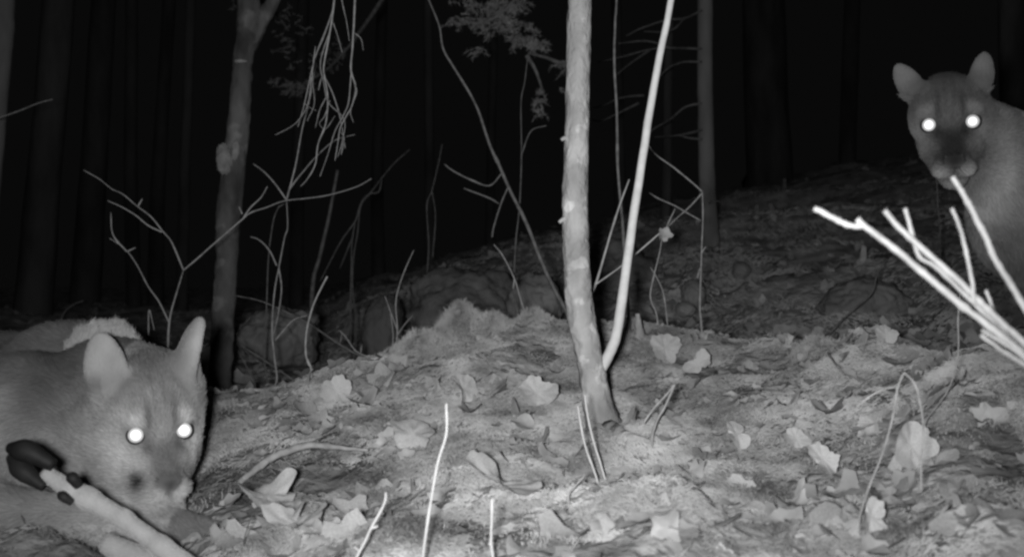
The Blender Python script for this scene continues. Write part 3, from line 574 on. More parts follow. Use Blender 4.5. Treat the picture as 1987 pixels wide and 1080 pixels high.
# hanging twigs from a limb above the frame
d = 3.0
root = empty('hanging_branch', P(668, -90, d))
L_ = [([(780, -150), (720, -110), (668, -90), (600, -120), (480, -190), (380, -330)], 9, 5, 'limb'),
      ([(655, -95), (652, -40), (648, 10), (632, 60), (612, 110), (602, 150), (590, 205), (578, 246)], 3.4, 1.5, 'twig'),
      ([(656, -95), (650, -20), (645, 30), (637, 80), (628, 130), (630, 150), (636, 190), (632, 240), (617, 280), (612, 318), (598, 345), (583, 362)], 3.4, 1.4, 'twig'),
      ([(690, -97), (689, -20), (687, 40), (684, 90), (681, 135), (690, 170), (683, 205), (672, 225), (660, 250), (655, 282), (650, 312)], 3.6, 1.4, 'twig'),
      ([(683, 110), (680, 160), (676, 200), (666, 225), (650, 255), (636, 300), (621, 342)], 2.2, 1.3, 'twig'),
      ([(630, 150), (645, 180), (658, 220), (664, 250), (670, 288)], 2.0, 1.2, 'twig'),
      ([(604, 150), (600, 190), (592, 215), (575, 238), (558, 250), (534, 262)], 1.8, 1.1, 'twig'),
      ([(640, 60), (622, 120), (628, 160), (638, 200), (668, 232), (664, 275), (655, 305)], 1.9, 1.1, 'twig'),
      ([(645, 40), (655, 70), (664, 102)], 1.6, 1.0, 'twig'), ([(684, 62), (700, 75), (705, 98)], 1.5, .9, 'twig'),
      ([(688, 165), (692, 180), (680, 215), (686, 238)], 1.5, .9, 'twig'), ([(632, 190), (620, 215), (612, 248)], 1.5, .9, 'twig'),
      ([(590, 200), (600, 208), (614, 215)], 1.4, .9, 'twig'), ([(640, 195), (630, 225), (620, 240), (632, 250), (650, 225)], 1.3, .9, 'twig'),
      ([(612, 90), (606, 150), (610, 200), (596, 235)], 1.6, .9, 'twig'), ([(660, 255), (668, 270), (662, 300), (668, 262)], 1.2, .8, 'twig'),
      ([(622, 160), (618, 175), (625, 150), (634, 165)], 1.5, 1.0, 'twig'), ([(648, -80), (665, 10), (672, 40), (678, 80)], 1.5, .9, 'twig')]
for i, (pts, r0, r1, nm) in enumerate(L_):
    W = [P(x, y, d+.05*math.sin(i*1.7)+.02*math.sin(j+i))-root.location for j, (x, y) in enumerate(pts)]; k = len(W); R = [pxr((r0+(r1-r0)*j/(k-1))*.62, d) for j in range(k)]
    obj(nm, tube(nm, W, R, 6, 6, .2, i+50, 4), M['dim_twig' if nm == 'limb' else 'twig'], root)
tag(root, 'bunch of bare twigs hanging down from above left of centre', 'branch')

# fir boughs hanging into the top of the picture
def fir(label, d, limb, clumps, seed, mat='needle', nl=.02, dens=1.0):
    r = random.Random(seed); root = empty('fir_bough', P(limb[0][0], limb[0][1], d))
    W = [v-root.location for v in line(limb, d)]; k = len(W)
    obj('limb', tube('limb', W, [pxr(5-3.5*j/(k-1), d) for j in range(k)], 6, 5, .2, seed), M['dim_twig'], root)
    V, F = [], []
    for px, py, rx, ry, n in clumps:
        for _ in range(int(n)):
            a = r.uniform(0, 6.28); q = math.sqrt(r.random()); c = P(px+rx*q*math.cos(a), py+ry*q*math.sin(a), d+r.uniform(-.12, .12))-root.location
            dr = Vector((r.uniform(-1, 1), r.uniform(-.6, .6), r.uniform(-.7, .1))).normalized(); L = r.uniform(.025, .06)
            for s in range(int(18*dens)):
                t_ = s/(18*dens); o_ = c+dr*L*t_; nd = (dr*.55+Vector((r.uniform(-1, 1), r.uniform(-1, 1), r.uniform(-1, 1)))*.8).normalized()*nl*r.uniform(.5, 1.1); sd = nd.cross(Vector((r.random(), r.random(), r.random()))).normalized()*.0013
                i = len(V); V += [o_-sd, o_+sd, o_+nd]; F += [(i, i+1, i+2)]
    obj('needles', mesh_mixed('needles', V, F, False), M[mat], root)['kind'] = 'stuff'
    return tag(root, label, 'fir bough')
fir('pale needled fir bough hanging in at the top centre', 4.3, [(1080, -60), (1020, -20), (975, 25), (930, 45), (890, 40)],
    [(915, 38, 40, 12, 34), (965, 20, 45, 22, 60), (985, 50, 35, 14, 40), (1015, 78, 28, 13, 34), (1040, 88, 20, 12, 24), (1005, 5, 25, 14, 24), (1035, 55, 12, 9, 10), (942, 62, 10, 10, 6), (930, 97, 12, 8, 8), (900, 5, 30, 12, 16)], 1)
fir('small tuft of fir needles dangling left of the young tree', 4.2, [(1022, 108), (1036, 130), (1048, 160), (1053, 185)], [(1047, 202, 8, 16, 14), (1052, 180, 5, 8, 4)], 2)
fir('dim fir bough behind the hanging twigs', 5.6, [(760, -30), (700, 60), (640, 130), (585, 165)], [(580, 168, 38, 14, 40), (545, 160, 12, 10, 10), (620, 120, 40, 22, 20), (556, 100, 14, 40, 14), (660, 90, 30, 20, 12), (560, 40, 40, 30, 14)], 3)
fir('lichen hung dead bough between the two right trees', 4.6, [(1100, 128), (1060, 112), (1030, 105)], [(1085, 122, 10, 6, 5), (1093, 130, 8, 10, 6), (1090, 175, 4, 14, 3)], 4)
fir('faint fir bough above the scaly forked tree', 6.5, [(420, -80), (480, -20), (530, 20), (560, 60)], [(520, 20, 50, 22, 24), (470, 5, 40, 16, 16)], 5)

# ------------------------------------------------------------------ cougars: one smooth skin grown over a posed skeleton
def sm(a, b, k):
    h = np.maximum(k-np.abs(a-b), 0)/k; return np.minimum(a, b)-h*h*k*.25
def smax(a, b, k): return -sm(-a, -b, k)
def cone(p, a, b, ra, rb):
    a = np.asarray(a); b = np.asarray(b); ba = b-a; t = np.clip(((p-a)@ba)/(ba@ba), 0, 1)
    return np.linalg.norm(p-a-t[:, None]*ba, axis=1)-(ra+(rb-ra)*t)
def ell(p, c, r, A=None):
    q = p-np.asarray(c)
    if A is not None: q = q@A
    r = np.asarray(r); k0 = np.linalg.norm(q/r, axis=1); k1 = np.linalg.norm(q/(r*r), axis=1)+1e-9
    return k0*(k0-1)/k1
def head_frame(H, yaw, pitch, roll, s):
    H = np.array(H); F0 = np.array([0, 0, 0.0])-H; F0[2] += 0; F0 /= np.linalg.norm(F0)
    X0 = np.cross([0, 0, 1.0], F0); X0 /= np.linalg.norm(X0); Z0 = np.cross(F0, X0)
    a, b, c = map(math.radians, (yaw, pitch, roll))
    F = F0*math.cos(a)+X0*math.sin(a); X = X0*math.cos(a)-F0*math.sin(a)
    F2 = F*math.cos(b)-Z0*math.sin(b); Z = Z0*math.cos(b)+F*math.sin(b)
    X2 = X*math.cos(c)+Z*math.sin(c); Z2 = Z*math.cos(c)-X*math.sin(c)
    return H, np.stack([X2, F2, Z2], 1)/s, s      # columns are local axes; q = (p-H)@A
def ear_axes(side, lean, face, back):
    """ear frame in head space: w across, n out of the opening, u up"""
    u = np.array([side*math.sin(math.radians(lean)), -math.sin(math.radians(back)), 1.0]); u /= np.linalg.norm(u)
    n = np.array([math.sin(math.radians(face)), math.cos(math.radians(face)), 0.15]); n -= u*(n@u); n /= np.linalg.norm(n)
    return np.stack([np.cross(n, u), n, u], 1)
CR = .022; PU = .30
def head_sdf(q, ears):
    k = .022
    d = ell(q, (0, -.082, CR), (.066, .086, .063))
    for s in (-1, 1):
        d = sm(d, ell(q, (s*.038, -.050, -.010), (.029, .050, .036)), .03); d = sm(d, ell(q, (s*.024, .010, -.030), (.020, .034, .024)), .02)
        d = sm(d, ell(q, (s*.028, -.012, .018), (.026, .024, .018)), k)                    # brow
        d = sm(d, cone(q, (s*.033, -.07, -.056), (s*.014, .026, -.088), .023, .015), .025)    # jaw
    d = sm(d, ell(q, (0, -.022, .012), (.036, .034, .034)), k)
    d = sm(d, cone(q, (0, -.012, -.004), (0, .050, -.043), .026, .0185), .018)           # bridge
    d = sm(d, ell(q, (0, .034, -.062), (.030, .034, .027)), .018)
    for s in (-1, 1):
        d = sm(d, ell(q, (s*.0200, .049, -.068), (.0215, .022, .0185)), .008)
        d = sm(d, ell(q, (s*.034, -.010, -.046), (.022, .030, .026)), .02)
    d = d+.0045
    d = sm(d, ell(q, (0, .066, -.050), (.017, .010, .0115)), .006)                       # nose pad
    d = sm(d, ell(q, (0, .036, -.094), (.019, .022, .014)), .012)                       # chin
    d = smax(d, -ell(q, (0, .074, -.068), (.0022, .012, .014)), .004)                    # philtrum
    for s in (-1, 1):
        d = smax(d, -ell(q, (s*.0065, .077, -.052), (.0035, .005, .0028)), .003)         # nostrils
        d = smax(d, -ell(q, (s*.016, .060, -.085), (.014, .016, .0015)), .004)            # mouth line
        d = smax(d, -ell(q, (s*.0365, .024, 0), (.0185, .022, .0175)), .006)              # eye sockets
    for s, e in zip((-1, 1), ears):
        lean, face, back, ww, hh, cx = e[:6]
        A = ear_axes(s, lean, face, back); c = np.array([s*cx, -.085, e[6]]); cc = c+A[:, 2]*hh*.52
        qe = (q-cc)@A; sc = np.clip(.98-.22*qe[:, 2]/hh, .7, 1.04)[:, None]; qe = qe/np.concatenate([sc, sc, np.ones_like(sc)], 1)
        o_ = ell(qe, (0, 0, 0), (ww, .024, hh*.72)); i_ = ell(qe, (0, .028, .004), (ww-.0062, .024, hh*.72-.0062))
        ear = smax(o_, -i_, .004)*.85 if len(e) < 8 else ell(qe, (0, 0, 0), (ww, e[7], hh*.72))
        ear = smax(ear, -((q-c)@A[:, 2])-.012, .01)
        d = sm(d, ear, .012)
    return d
def grow(cat, vox=.0036, pad=.03):
    """block-sparse field + surface nets"""
    lo = np.array(cat['lo'])-pad; hi = np.array(cat['hi'])+pad; B = 8
    nb = np.ceil((hi-lo)/(vox*B)).astype(int)
    g3 = np.stack(np.meshgrid(*[np.arange(n) for n in nb], indexing='ij'), -1).reshape(-1, 3)
    cen = lo+(g3*B+B/2)*vox; dc = np.concatenate([cat['f'](cen[i:i+200000]) for i in range(0, len(cen), 200000)])
    act = np.abs(dc) < vox*B*1.15+.012
    D = np.repeat(np.repeat(np.repeat(np.where(dc > 0, 1., -1.).reshape(nb).astype(np.float32), B, 0), B, 1), B, 2)
    off = np.stack(np.meshgrid(*[np.arange(B)]*3, indexing='ij'), -1).reshape(-1, 3)
    ab = g3[act]
    for i in range(0, len(ab), 600):
        ii = (ab[i:i+600, None]*B+off[None]).reshape(-1, 3); D[ii[:, 0], ii[:, 1], ii[:, 2]] = cat['f'](lo+ii*vox)
    S_ = D < 0
    any_ = np.zeros(tuple(n-1 for n in D.shape), np.uint8)
    for a in (0, 1):
        for b_ in (0, 1):
            for c in (0, 1):
                any_ += S_[a:a+any_.shape[0], b_:b_+any_.shape[1], c:c+any_.shape[2]]
    cells = np.argwhere((any_ > 0) & (any_ < 8))
    idx = -np.ones(any_.shape, np.int32); idx[tuple(cells.T)] = np.arange(len(cells))
    acc = np.zeros((len(cells), 3)); cn = np.zeros(len(cells))
    cor = [(a, b_, c) for a in (0, 1) for b_ in (0, 1) for c in (0, 1)]
    for p in cor:
        for ax in range(3):
            if p[ax]: continue
            q = list(p); q[ax] = 1
            v0 = D[tuple((cells+p).T)]; v1 = D[tuple((cells+q).T)]; m = (v0 < 0) != (v1 < 0)
            t = np.where(m, v0/(v0-v1+1e-12*(v0 == v1)), 0); pt = np.tile(np.array(p, float), (len(cells), 1)); pt[:, ax] = t
            acc += pt*m[:, None]; cn += m
    V = lo+(cells+acc/cn[:, None])*vox
    F = []
    for ax in range(3):
        u, v = (ax+1) % 3, (ax+2) % 3
        a = S_.take(range(0, S_.shape[ax]-1), ax); b_ = S_.take(range(1, S_.shape[ax]), ax)
        e = np.argwhere(a != b_); e = e[(e[:, u] > 0) & (e[:, v] > 0) & (e[:, u] < any_.shape[u]) & (e[:, v] < any_.shape[v])]
        flip = a[tuple(e.T)]
        def at(du, dv):
            w_ = e.copy(); w_[:, u] += du; w_[:, v] += dv; return idx[tuple(w_.T)]
        f = np.stack([at(-1, -1), at(0, -1), at(0, 0), at(-1, 0)], 1)
        f[~flip] = f[~flip][:, ::-1]; F.append(f)
    F = np.concatenate(F); F = F[(F >= 0).all(1)]
    for _ in range(2):      # relax the skin a little
        s_ = np.zeros_like(V); c_ = np.zeros(len(V))
        for k in range(4):
            a, b_ = F[:, k], F[:, (k+1) % 4]
            for w_ in range(3): s_[:, w_] += np.bincount(a, V[b_, w_], len(V))+np.bincount(b_, V[a, w_], len(V))
            c_ += np.bincount(a, minlength=len(V))+np.bincount(b_, minlength=len(V))
        V = V*.55+(s_/np.maximum(c_, 1)[:, None])*.45
    return V, F
def gb(q, c, r, a=1.0):
    e = (q-np.array(c))/np.array(r); return a*np.exp(-(e*e).sum(1))
def head_tone(q, t, dark, ears):
    """coat markings, in head space"""
    face = 1/(1+np.exp(-(q[:, 1]+.06)/.015))
    t = t*(1-.5*gb(q, (0, -.08, .085), (.10, .09, .060)))                       # dark crown
    for s in (-1, 1):
        t = t+.75*t*gb(q, (s*.038, .0, .025), (.017, .03, .011))                # pale brow spot
        t = t*(1-.6*gb(q, (s*.019, .0, .028), (.006, .05, .022)))*(1-.3*gb(q, (s*.007, -.02, .05), (.003, .05, .03)))                # brow stripe
        t = t*(1-.75*gb(q, (s*.0365, .006, 0), (.0165, .02, .0145)))             # dark lids
        t = t*(1-.45*gb(q, (s*.022, .02, -.016), (.008, .02, .012)))             # tear line
        t = t+.6*t*gb(q, (s*.052, -.01, -.028), (.03, .05, .026))                 # pale cheek
        t = t*(1-.95*gb(q, (s*.040, .038, -.060), (.013, .026, .018)))             # dark whisker patch
        t = t+PU*t*gb(q, (s*.0225, .055, -.073), (.0125, .03, .0115))                # white upper lip
    t = t*(1-dark*np.exp(-(q[:, 0]/.027)**4-((q[:, 2]+.030)/.030)**4)*(q[:, 1] > -.03))                   # muzzle bridge
    t = t*(1-.6*gb(q, (0, .074, -.050), (.017, .016, .012)))*(1-.6*gb(q, (0, .070, -.066), (.006, .03, .013)))*(1-.6*gb(q, (0, .05, -.0865), (.034, .03, .0035)))                   # nose leather
    t = t+.25*t*gb(q, (0, .03, -.10), (.03, .05, .02))
    for s, e in zip((-1, 1), ears):
        A = ear_axes(s, e[0], e[1], e[2]); c = np.array([s*e[5], -.085, e[6]]); qq = (q-c)@A
        m = (qq[:, 2] > .022) & (np.abs(qq[:, 0]) < .05) & (qq[:, 2] < .15) & (np.abs(qq[:, 1]) < .05)
        w_ = np.clip((qq[:, 2]-.022)/.02, 0, 1)*m
        inn = 1/(1+np.exp(-(qq[:, 1]-.001)/.003))
        t = t*(1-w_)+w_*((.55*(1-inn)+.88*inn)*EARB)
        rim = np.exp(-((np.abs(qq[:, 0])-.030)/.006)**2)*w_; t = t*(1+.2*rim)
    return t
EARB = .2
def coat(body, V, F, V2, t, Hn, A, s, flow, n_near=120000, n_far=60000):
    """short hairs combed back over the skin"""
    tri = np.concatenate([F[:, [0, 1, 2]], F[:, [0, 2, 3]]]); a, b_, c = V[tri[:, 0]], V[tri[:, 1]], V[tri[:, 2]]
    nn = np.cross(b_-a, c-a); ar = np.linalg.norm(nn, axis=1)/2; nn = nn/(2*ar[:, None]+1e-12)
    cen = (a+b_+c)/3; hd = np.linalg.norm(cen-Hn, axis=1); face = (nn*(-cen/np.linalg.norm(cen, axis=1)[:, None])).sum(1)
    wgt = ar*(face > -.35); near = hd < .32
    q = (cen-Hn)@A
    off = (np.abs(q-np.array([0, .074, -.050])) < np.array([.014, .014, .009])).all(1)     # bare nose leather
    for sd in (-1, 1): off |= np.linalg.norm(q-np.array([sd*.0365, .0, 0]), axis=1) < .0195
    wgt = wgt*~off
    P_, D_, L_, T_ = [], [], [], []
    for m, n in ((near, n_near), (~near, n_far)):
        w_ = wgt*m; k = np.random.default_rng(5).choice(len(tri), n, p=w_/w_.sum()); r1 = rng.random((n, 2)); fl = r1.sum(1) > 1; r1[fl] = 1-r1[fl]
        p = a[k]+(b_-a)[k]*r1[:, :1]+(c-a)[k]*r1[:, 1:]; N_ = nn[k]
        q = (p-Hn)@A; hw = np.clip(1-np.linalg.norm(q-np.array([0, -.04, 0]), axis=1)/.20, 0, 1)[:, None]
        src = Hn+A[:, 1]*s*s*.085-A[:, 2]*s*s*.05
        f1 = p-src; f1 /= np.linalg.norm(f1, axis=1)[:, None]; ear = (q[:, 2] > .040) & (np.abs(q[:, 0]) > .030) & (np.abs(q[:, 1]+.085) < .05)
        f1[ear] = A[:, 2]*s
        f2 = np.tile(np.array(flow, float), (n, 1)); d = f1*np.minimum(1, hw*3)+f2*(1-np.minimum(1, hw*3))
        d += .32*np.stack([vnoise(p[:, 0]*25, p[:, 1]*25, p[:, 2]*25, 20+i) for i in range(3)], 1)
        d -= N_*(d*N_).sum(1)[:, None]; d /= np.linalg.norm(d, axis=1)[:, None]+1e-6
        d = d+N_*.32+rng.normal(0, .11, (n, 3)); d /= np.linalg.norm(d, axis=1)[:, None]
        le = np.where(ear, .0024, .0058+.012*(1-hw[:, 0]))*rng.uniform(.6, 1.3, n); le = np.where(q[:, 1] > .02, le*.6, le)
        tt = t[tri[k, 0]]*rng.uniform(.72, 1.32, n)
        P_.append(p-N_*.0005); D_.append(np.concatenate([d, N_], 1)); L_.append(le); T_.append(tt)
    P_ = np.concatenate(P_); D_ = np.concatenate(D_); L_ = np.concatenate(L_)[:, None]; T_ = np.concatenate(T_); n = len(P_)
    pts = np.stack([P_, P_+D_[:, :3]*L_*.55+D_[:, 3:]*L_*.05, P_+D_[:, :3]*L_-D_[:, 3:]*L_*.06], 1)-Hn
    o = hair_curves('coat', pts, [.00042, .00032, .00010], T_, 'coat'); o.parent = body; o['kind'] = 'stuff'
def cougar(label, f_body, H, yaw, pitch, roll, s, ears, lo, hi, dark, base_tone, tone_extra, flow, vox=.0036):
    Hn, A, _ = head_frame(H, yaw, pitch, roll, s)
    def f(p):
        db = f_body(p); near = np.linalg.norm(p-(Hn-A[:, 1]*s*s*.06), axis=1) < .28*s
        if near.any():
            q = (p[near]-Hn)@A; dh = head_sdf(q, ears)*s
            # keep the neck from swallowing the ears and face
            db = db.copy(); db[near] = sm(db[near], dh, .03)
        return db
    V, F = grow(dict(f=f, lo=lo, hi=hi), vox)
    q = (V-Hn)@A
    t = base_tone*np.ones(len(V)); t = tone_extra(V, t)
    global EARB
    EARB = base_tone*1.0
    t = head_tone(q, t, dark, ears)
    n = V*np.array([1, 1, 1]); t *= 1+.12*vnoise(n[:, 0]*14, n[:, 1]*14, n[:, 2]*14, 3)+.16*vnoise(n[:, 0]*42, n[:, 1]*42, n[:, 2]*30, 4)
    V2 = V-Hn; root = empty('cougar', Vector(Hn)+Vector((0, 0, CZ)))
    me = mesh('body', V2, F); set_tone(me, np.clip(t, .01, .9)); body = obj('body', me, M['fur'], root)
    coat(body, V, F, V2, t, Hn, A, s, flow)
    # eyes
    lampv = np.array(lamp.location)-np.array([0, 0, CZ])
    u_, v_, ff = [], [], []
    for sd in (-1, 1):
        c = A[:, 0]*s*s*(sd*.0365)+A[:, 1]*s*s*(-.003)+A[:, 2]*s*s*0.0
        eb = obj('eye', mesh('eye', IV*.0152*s, IF), M['eyeball'], root); eb.location = Vector(c)
        wp = Hn+c; a = -wp/np.linalg.norm(wp); b_ = lampv-wp; b_ /= np.linalg.norm(b_); h = a+b_; h /= np.linalg.norm(h)
        # shallow bright tapetum cap, facing what looks at it
        R = .0114*s; vv = [np.array([0, 0, 0])]; K = 28; fc = []
        for ri, rr in enumerate((.3, .55, .78, 1.0)):
            for k in range(K):
                an = 2*math.pi*k/K; vv.append(np.array([R*rr*math.cos(an), R*rr*math.sin(an), -.0017*s*rr*rr]))
        for k in range(K):
            a1, b1 = 1+k, 1+(k+1) % K; fc += [(0, a1, b1)]+[(a1+j*K, a1+(j+1)*K, b1+(j+1)*K, b1+j*K) for j in range(3)]
        pu = obj('shining_pupil', mesh_mixed('shining_pupil', vv, fc), shine, eb); pu.rotation_mode = 'QUATERNION'
        pu.rotation_quaternion = Vector(h).to_track_quat('Z', 'Y'); pu.location = Vector(h*(.0192*s))
    return tag(root, label, 'cougar'), body

def multi(p, prims, k):
    d = None
    for pr in prims:
        if pr[0] == 'c': x = cone(p, *pr[1:5])
        else: x = ell(p, pr[1], pr[2])
        kk = pr[-1] if isinstance(pr[-1], dict) else None
        d = x if d is None else sm(d, x, kk['k'] if kk else k)
    return d
def paw(c, f, r=.036):
    """four toes in front of a pad; c centre, f forward unit vector"""
    c = np.array(c, float); f = np.array(f, float); f /= np.linalg.norm(f); sd = np.cross(f, [0, 0, 1]); sd /= np.linalg.norm(sd)
    out = [('e', c, (r*1.05, r*1.05, r*.75), dict(k=.02))]
    for i in (-1.5, -.5, .5, 1.5):
        out.append(('e', c+f*r*(.95-.12*abs(i))+sd*i*r*.52+np.array([0, 0, -.004]), (r*.36, r*.36, r*.5), dict(k=.007)))
    return out

# --- crouching cougar, lower left
H1 = (-.5606*1.0, 1.752, -.247)
bodyL = [('c', (-.605, 1.85, -.225), (-.70, 1.98, -.245), .064, .105), ('c', (-.60, 1.84, -.27), (-.69, 1.93, -.30), .055, .10),
         ('e', (-.85, 2.12, -.235), (.155, .13, .150)), ('e', (-.845, 1.90, -.265), (.125, .09, .135)), ('e', (-.72, 1.92, -.30), (.10, .12, .11)), ('e', (-.655, 1.815, -.265), (.062, .05, .07)), ('c', (-.605, 1.82, -.29), (-.60, 1.755, -.375), .072, .058), ('c', (-.60, 1.87, -.19), (-.72, 1.97, -.20), .066, .09),
         ('c', (-.88, 2.15, -.26), (-1.30, 2.50, -.26), .145, .145), ('c', (-1.30, 2.50, -.26), (-1.55, 2.68, -.25), .15, .13),
         ('c', (-.86, 1.88, -.30), (-.90, 1.76, -.375), .075, .055), ('c', (-.90, 1.76, -.375), (-.66, 1.70, -.385), .050, .040), ('c', (-.66, 1.70, -.395), (-.52, 1.64, -.398), .040, .036),
         ('c', (-.66, 1.86, -.33), (-.60, 1.76, -.395), .06, .042), ('c', (-.60, 1.76, -.395), (-.48, 1.66, -.398), .040, .034),
         ('c', (-1.50, 2.62, -.30), (-1.32, 2.38, -.37), .10, .07), ('c', (-1.32, 2.38, -.37), (-1.48, 2.30, -.40), .05, .04), ('c', (-1.48, 2.30, -.40), (-1.30, 2.22, -.405), .038, .034),
         ('c', (-1.58, 2.74, -.28), (-1.75, 2.95, -.38), .04, .032), ('c', (-1.75, 2.95, -.38), (-1.5, 3.2, -.40), .032, .028)]+paw((-.505, 1.615, -.400), (.7, -.7, 0))+paw((-.452, 1.645, -.396), (.55, -.85, 0))
def toneL(V, t):
    z = V[:, 2]; 
    t = t*(1-.62/(1+np.exp(-(z+.165+.12*(V[:, 1]-1.75))/.018))*(V[:, 0] < -.66)*1.0)     # darker saddle along the back
    t = t*(1-.6*gb(V, (-.775, 1.90, -.18), (.055, .25, .085)))
    t = t*(1+.15*gb(V, (-.55, 1.70, -.36), (.12, .2, .06)))
    t = t*(1-.5*np.clip((-.345-z)/.015, 0, 1)*(V[:, 1] < 1.72)*(V[:, 0] > -.505))                                  # brownish paws
    return t
cgL, bL = cougar('crouching cougar with shining eyes at the lower left behind a deer leg', lambda p: multi(p, bodyL, .05), H1, 13, 24, 4, 1.03,
            [(9, -12, 8, .034, .084, .060, .036, .016), (16, 78, 10, .035, .092, .052, .044)], (-1.95, 1.50, -.45), (-.38, 3.25, .02), .55, .42, toneL, (-.7, .6, -.45))
CR = .012; PU = .8
# --- standing cougar, right edge
H2 = (.8396, 2.10, .296)
bodyR = [('c', (.905, 2.20, .300), (1.12, 2.34, .215), .070, .105), ('c', (.91, 2.18, .25), (1.11, 2.32, .12), .045, .095), ('e', (1.22, 2.36, .16), (.15, .12, .15)),
         ('c', (1.16, 2.34, .12), (1.20, 2.34, .02), .10, .095), ('c', (1.16, 2.38, .14), (1.62, 2.62, .12), .16, .15), ('c', (1.62, 2.62, .12), (1.95, 2.80, .14), .15, .135),
         ('c', (1.14, 2.27, .06), (1.17, 2.30, -.12), .075, .05), ('c', (1.17, 2.30, -.12), (1.14, 2.26, -.33), .045, .034),
         ('c', (1.22, 2.44, .06), (1.27, 2.47, -.12), .075, .05), ('c', (1.27, 2.47, -.12), (1.25, 2.42, -.33), .045, .034),
         ('c', (1.92, 2.72, .10), (1.86, 2.68, -.08), .10, .06), ('c', (1.86, 2.68, -.08), (2.02, 2.76, -.20), .052, .036), ('c', (2.02, 2.76, -.20), (1.97, 2.72, -.33), .034, .030),
         ('c', (2.0, 2.88, .10), (1.98, 2.86, -.08), .10, .06), ('c', (1.98, 2.86, -.08), (2.12, 2.94, -.20), .052, .036), ('c', (2.12, 2.94, -.20), (2.07, 2.90, -.33), .034, .030),
         ('c', (2.04, 2.86, .18), (2.30, 3.0, -.08), .036, .03), ('c', (2.30, 3.0, -.08), (2.5, 3.1, -.22), .03, .026)]
for c in ((1.12, 2.23, -.345), (1.23, 2.39, -.345), (1.94, 2.69, -.34), (2.04, 2.87, -.34)): bodyR += paw(c, (-.8, -.6, 0))
def toneR(V, t):
    t = t*(1+1.2*gb(V, (.955, 2.2, .16), (.035, .2, .17)))*(1-.35*gb(V, (1.08, 2.2, .10), (.035, .3, .16)))
    hd = 1/(1+np.exp((np.linalg.norm(V-np.array([.85, 2.15, .30]), axis=1)-.13)/.014)); return t*(1-hd*.32)*(1+.15*(1-hd))
cgR, bR = cougar('standing cougar at the right edge staring at the lens with one ear turned out', lambda p: multi(p, bodyR, .05), H2, 4, 14, 2, 1.07,
            [(36, -4, 8, .0235, .060, .050, .034, .012), (8, 10, 8, .0225, .055, .056, .038, .012)], (.66, 1.95, -.40), (2.55, 3.15, .50), .80, .215, toneR, (.75, .35, -.6), vox=.0040)

# ------------------------------------------------------------------ deer leg and fur
def fuzz(parent, V, F, origin, flow, n, length, tone, lift=.3, rad=.00035):
    tri = np.concatenate([F[:, [0, 1, 2]], F[:, [0, 2, 3]]]); a, b_, c = V[tri[:, 0]], V[tri[:, 1]], V[tri[:, 2]]
    nn = np.cross(b_-a, c-a); ar = np.linalg.norm(nn, axis=1); nn = nn/(ar[:, None]+1e-12); k = np.random.default_rng(2).choice(len(tri), n, p=ar/ar.sum())
    r1 = rng.random((n, 2)); fl = r1.sum(1) > 1; r1[fl] = 1-r1[fl]; p = a[k]+(b_-a)[k]*r1[:, :1]+(c-a)[k]*r1[:, 1:]; N_ = nn[k]
    d = np.tile(np.array(flow, float), (n, 1))+.2*np.stack([vnoise(p[:, 0]*60, p[:, 1]*60, p[:, 2]*60, 20+i) for i in range(3)], 1); d -= N_*(d*N_).sum(1)[:, None]; d /= np.linalg.norm(d, axis=1)[:, None]+1e-6
    d = d+N_*lift+rng.normal(0, .15, (n, 3)); L = length*rng.uniform(.5, 1.2, n)[:, None]
    pts = np.stack([p-N_*.0005, p+d*L*.55, p+d*L-N_*L*.06], 1)-np.array(origin)
    o = hair_curves('coat', pts, [rad, rad*.8, rad*.25], tone*rng.uniform(.75, 1.25, n), 'coat'); o.parent = parent; o['kind'] = 'stuff'
def grow_obj(name, f, lo, hi, vox, mat, parent=None, origin=(0, 0, 0), hair=None):
    V, F = grow(dict(f=f, lo=lo, hi=hi), vox); me = mesh(name, V-np.array(origin), F); o = obj(name, me, M[mat], parent)
    if hair: fuzz(o, V, F, origin, *hair)
    return o
def R3(px, py, d): return np.array([(px-993.5)/FPX*d, d, -(py-540)/FPX*d])
dl = R3(150, 955, 1.42); root = empty('deer_leg', Vector(dl)+Vector((0, 0, CZ)))
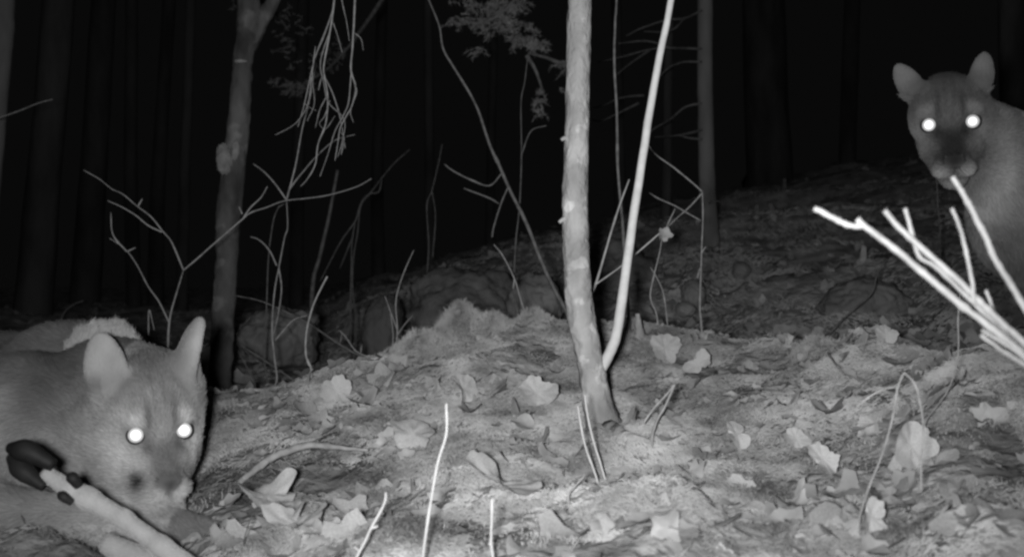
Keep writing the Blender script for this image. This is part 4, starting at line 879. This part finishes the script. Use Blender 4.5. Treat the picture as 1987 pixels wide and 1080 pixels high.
legp = [('c', R3(94, 922, 1.448), R3(132, 946, 1.44), .0100, .0115), ('c', R3(140, 950, 1.44), R3(172, 967, 1.437), .0135, .0130), ('c', R3(172, 967, 1.437), R3(240, 1007, 1.42), .0130, .0112),
        ('c', R3(240, 1007, 1.42), R3(313, 1060, 1.395), .0112, .0118), ('c', R3(313, 1060, 1.395), R3(430, 1150, 1.36), .0118, .018), ('c', R3(215, 1058, 1.45), R3(380, 1140, 1.41), .014, .026)]
grow_obj('leg', lambda p: multi(p, legp, .009), dl-[.12, .16, .2], dl+[.26, .1, .1], .0022, 'deer', root, dl, ((-.7, .1, .5), 24000, .0030, .54, .10, .00025))
def hoofm(a, b, c, ra, rc, n):
    me = tube(n, [Vector(a-dl), Vector((a+b)/2-dl), Vector(b-dl), Vector(c-dl)], [ra*.55, ra*1.05, ra*1.15, rc], 14, 8, .03, 2); return obj(n, me, M['hoof'], root)
hoofm(R3(18, 868, 1.45), R3(55, 876, 1.44), R3(104, 902, 1.44), .0125, .0085, 'hoof')
hoofm(R3(20, 884, 1.455), R3(46, 914, 1.445), R3(86, 944, 1.44), .0115, .0065, 'hoof')
hoofm(R3(134, 922, 1.425), R3(142, 928, 1.42), R3(153, 942, 1.425), .0066, .006, 'dewclaw')
hoofm(R3(115, 956, 1.425), R3(124, 963, 1.42), R3(140, 974, 1.425), .0058, .005, 'dewclaw')
tag(root, 'pale deer leg with black cloven hoof pointing left in front of the crouching cougar', 'deer leg')
# pale shaggy hump behind the ear
hc = R3(212, 655, 2.02)
def humpf(p): return sm(ell(p, hc+[.0, 0, -.03], (.050, .05, .055)), ell(p, hc+[-.035, 0, -.03], (.035, .045, .045)), .02)+.003*vnoise(p[:, 0]*70, p[:, 1]*70, p[:, 2]*70, 2)
ho = grow_obj('fur_hump', humpf, hc-.12, hc+.12, .003, 'hump', None, hc, ((.3, 0, .8), 9000, .016, .5, .5)); ho.location = Vector(hc)+Vector((0, 0, CZ)); tag(ho, 'pale shaggy furry hump rising behind the crouching cougar ear', 'fur hump')
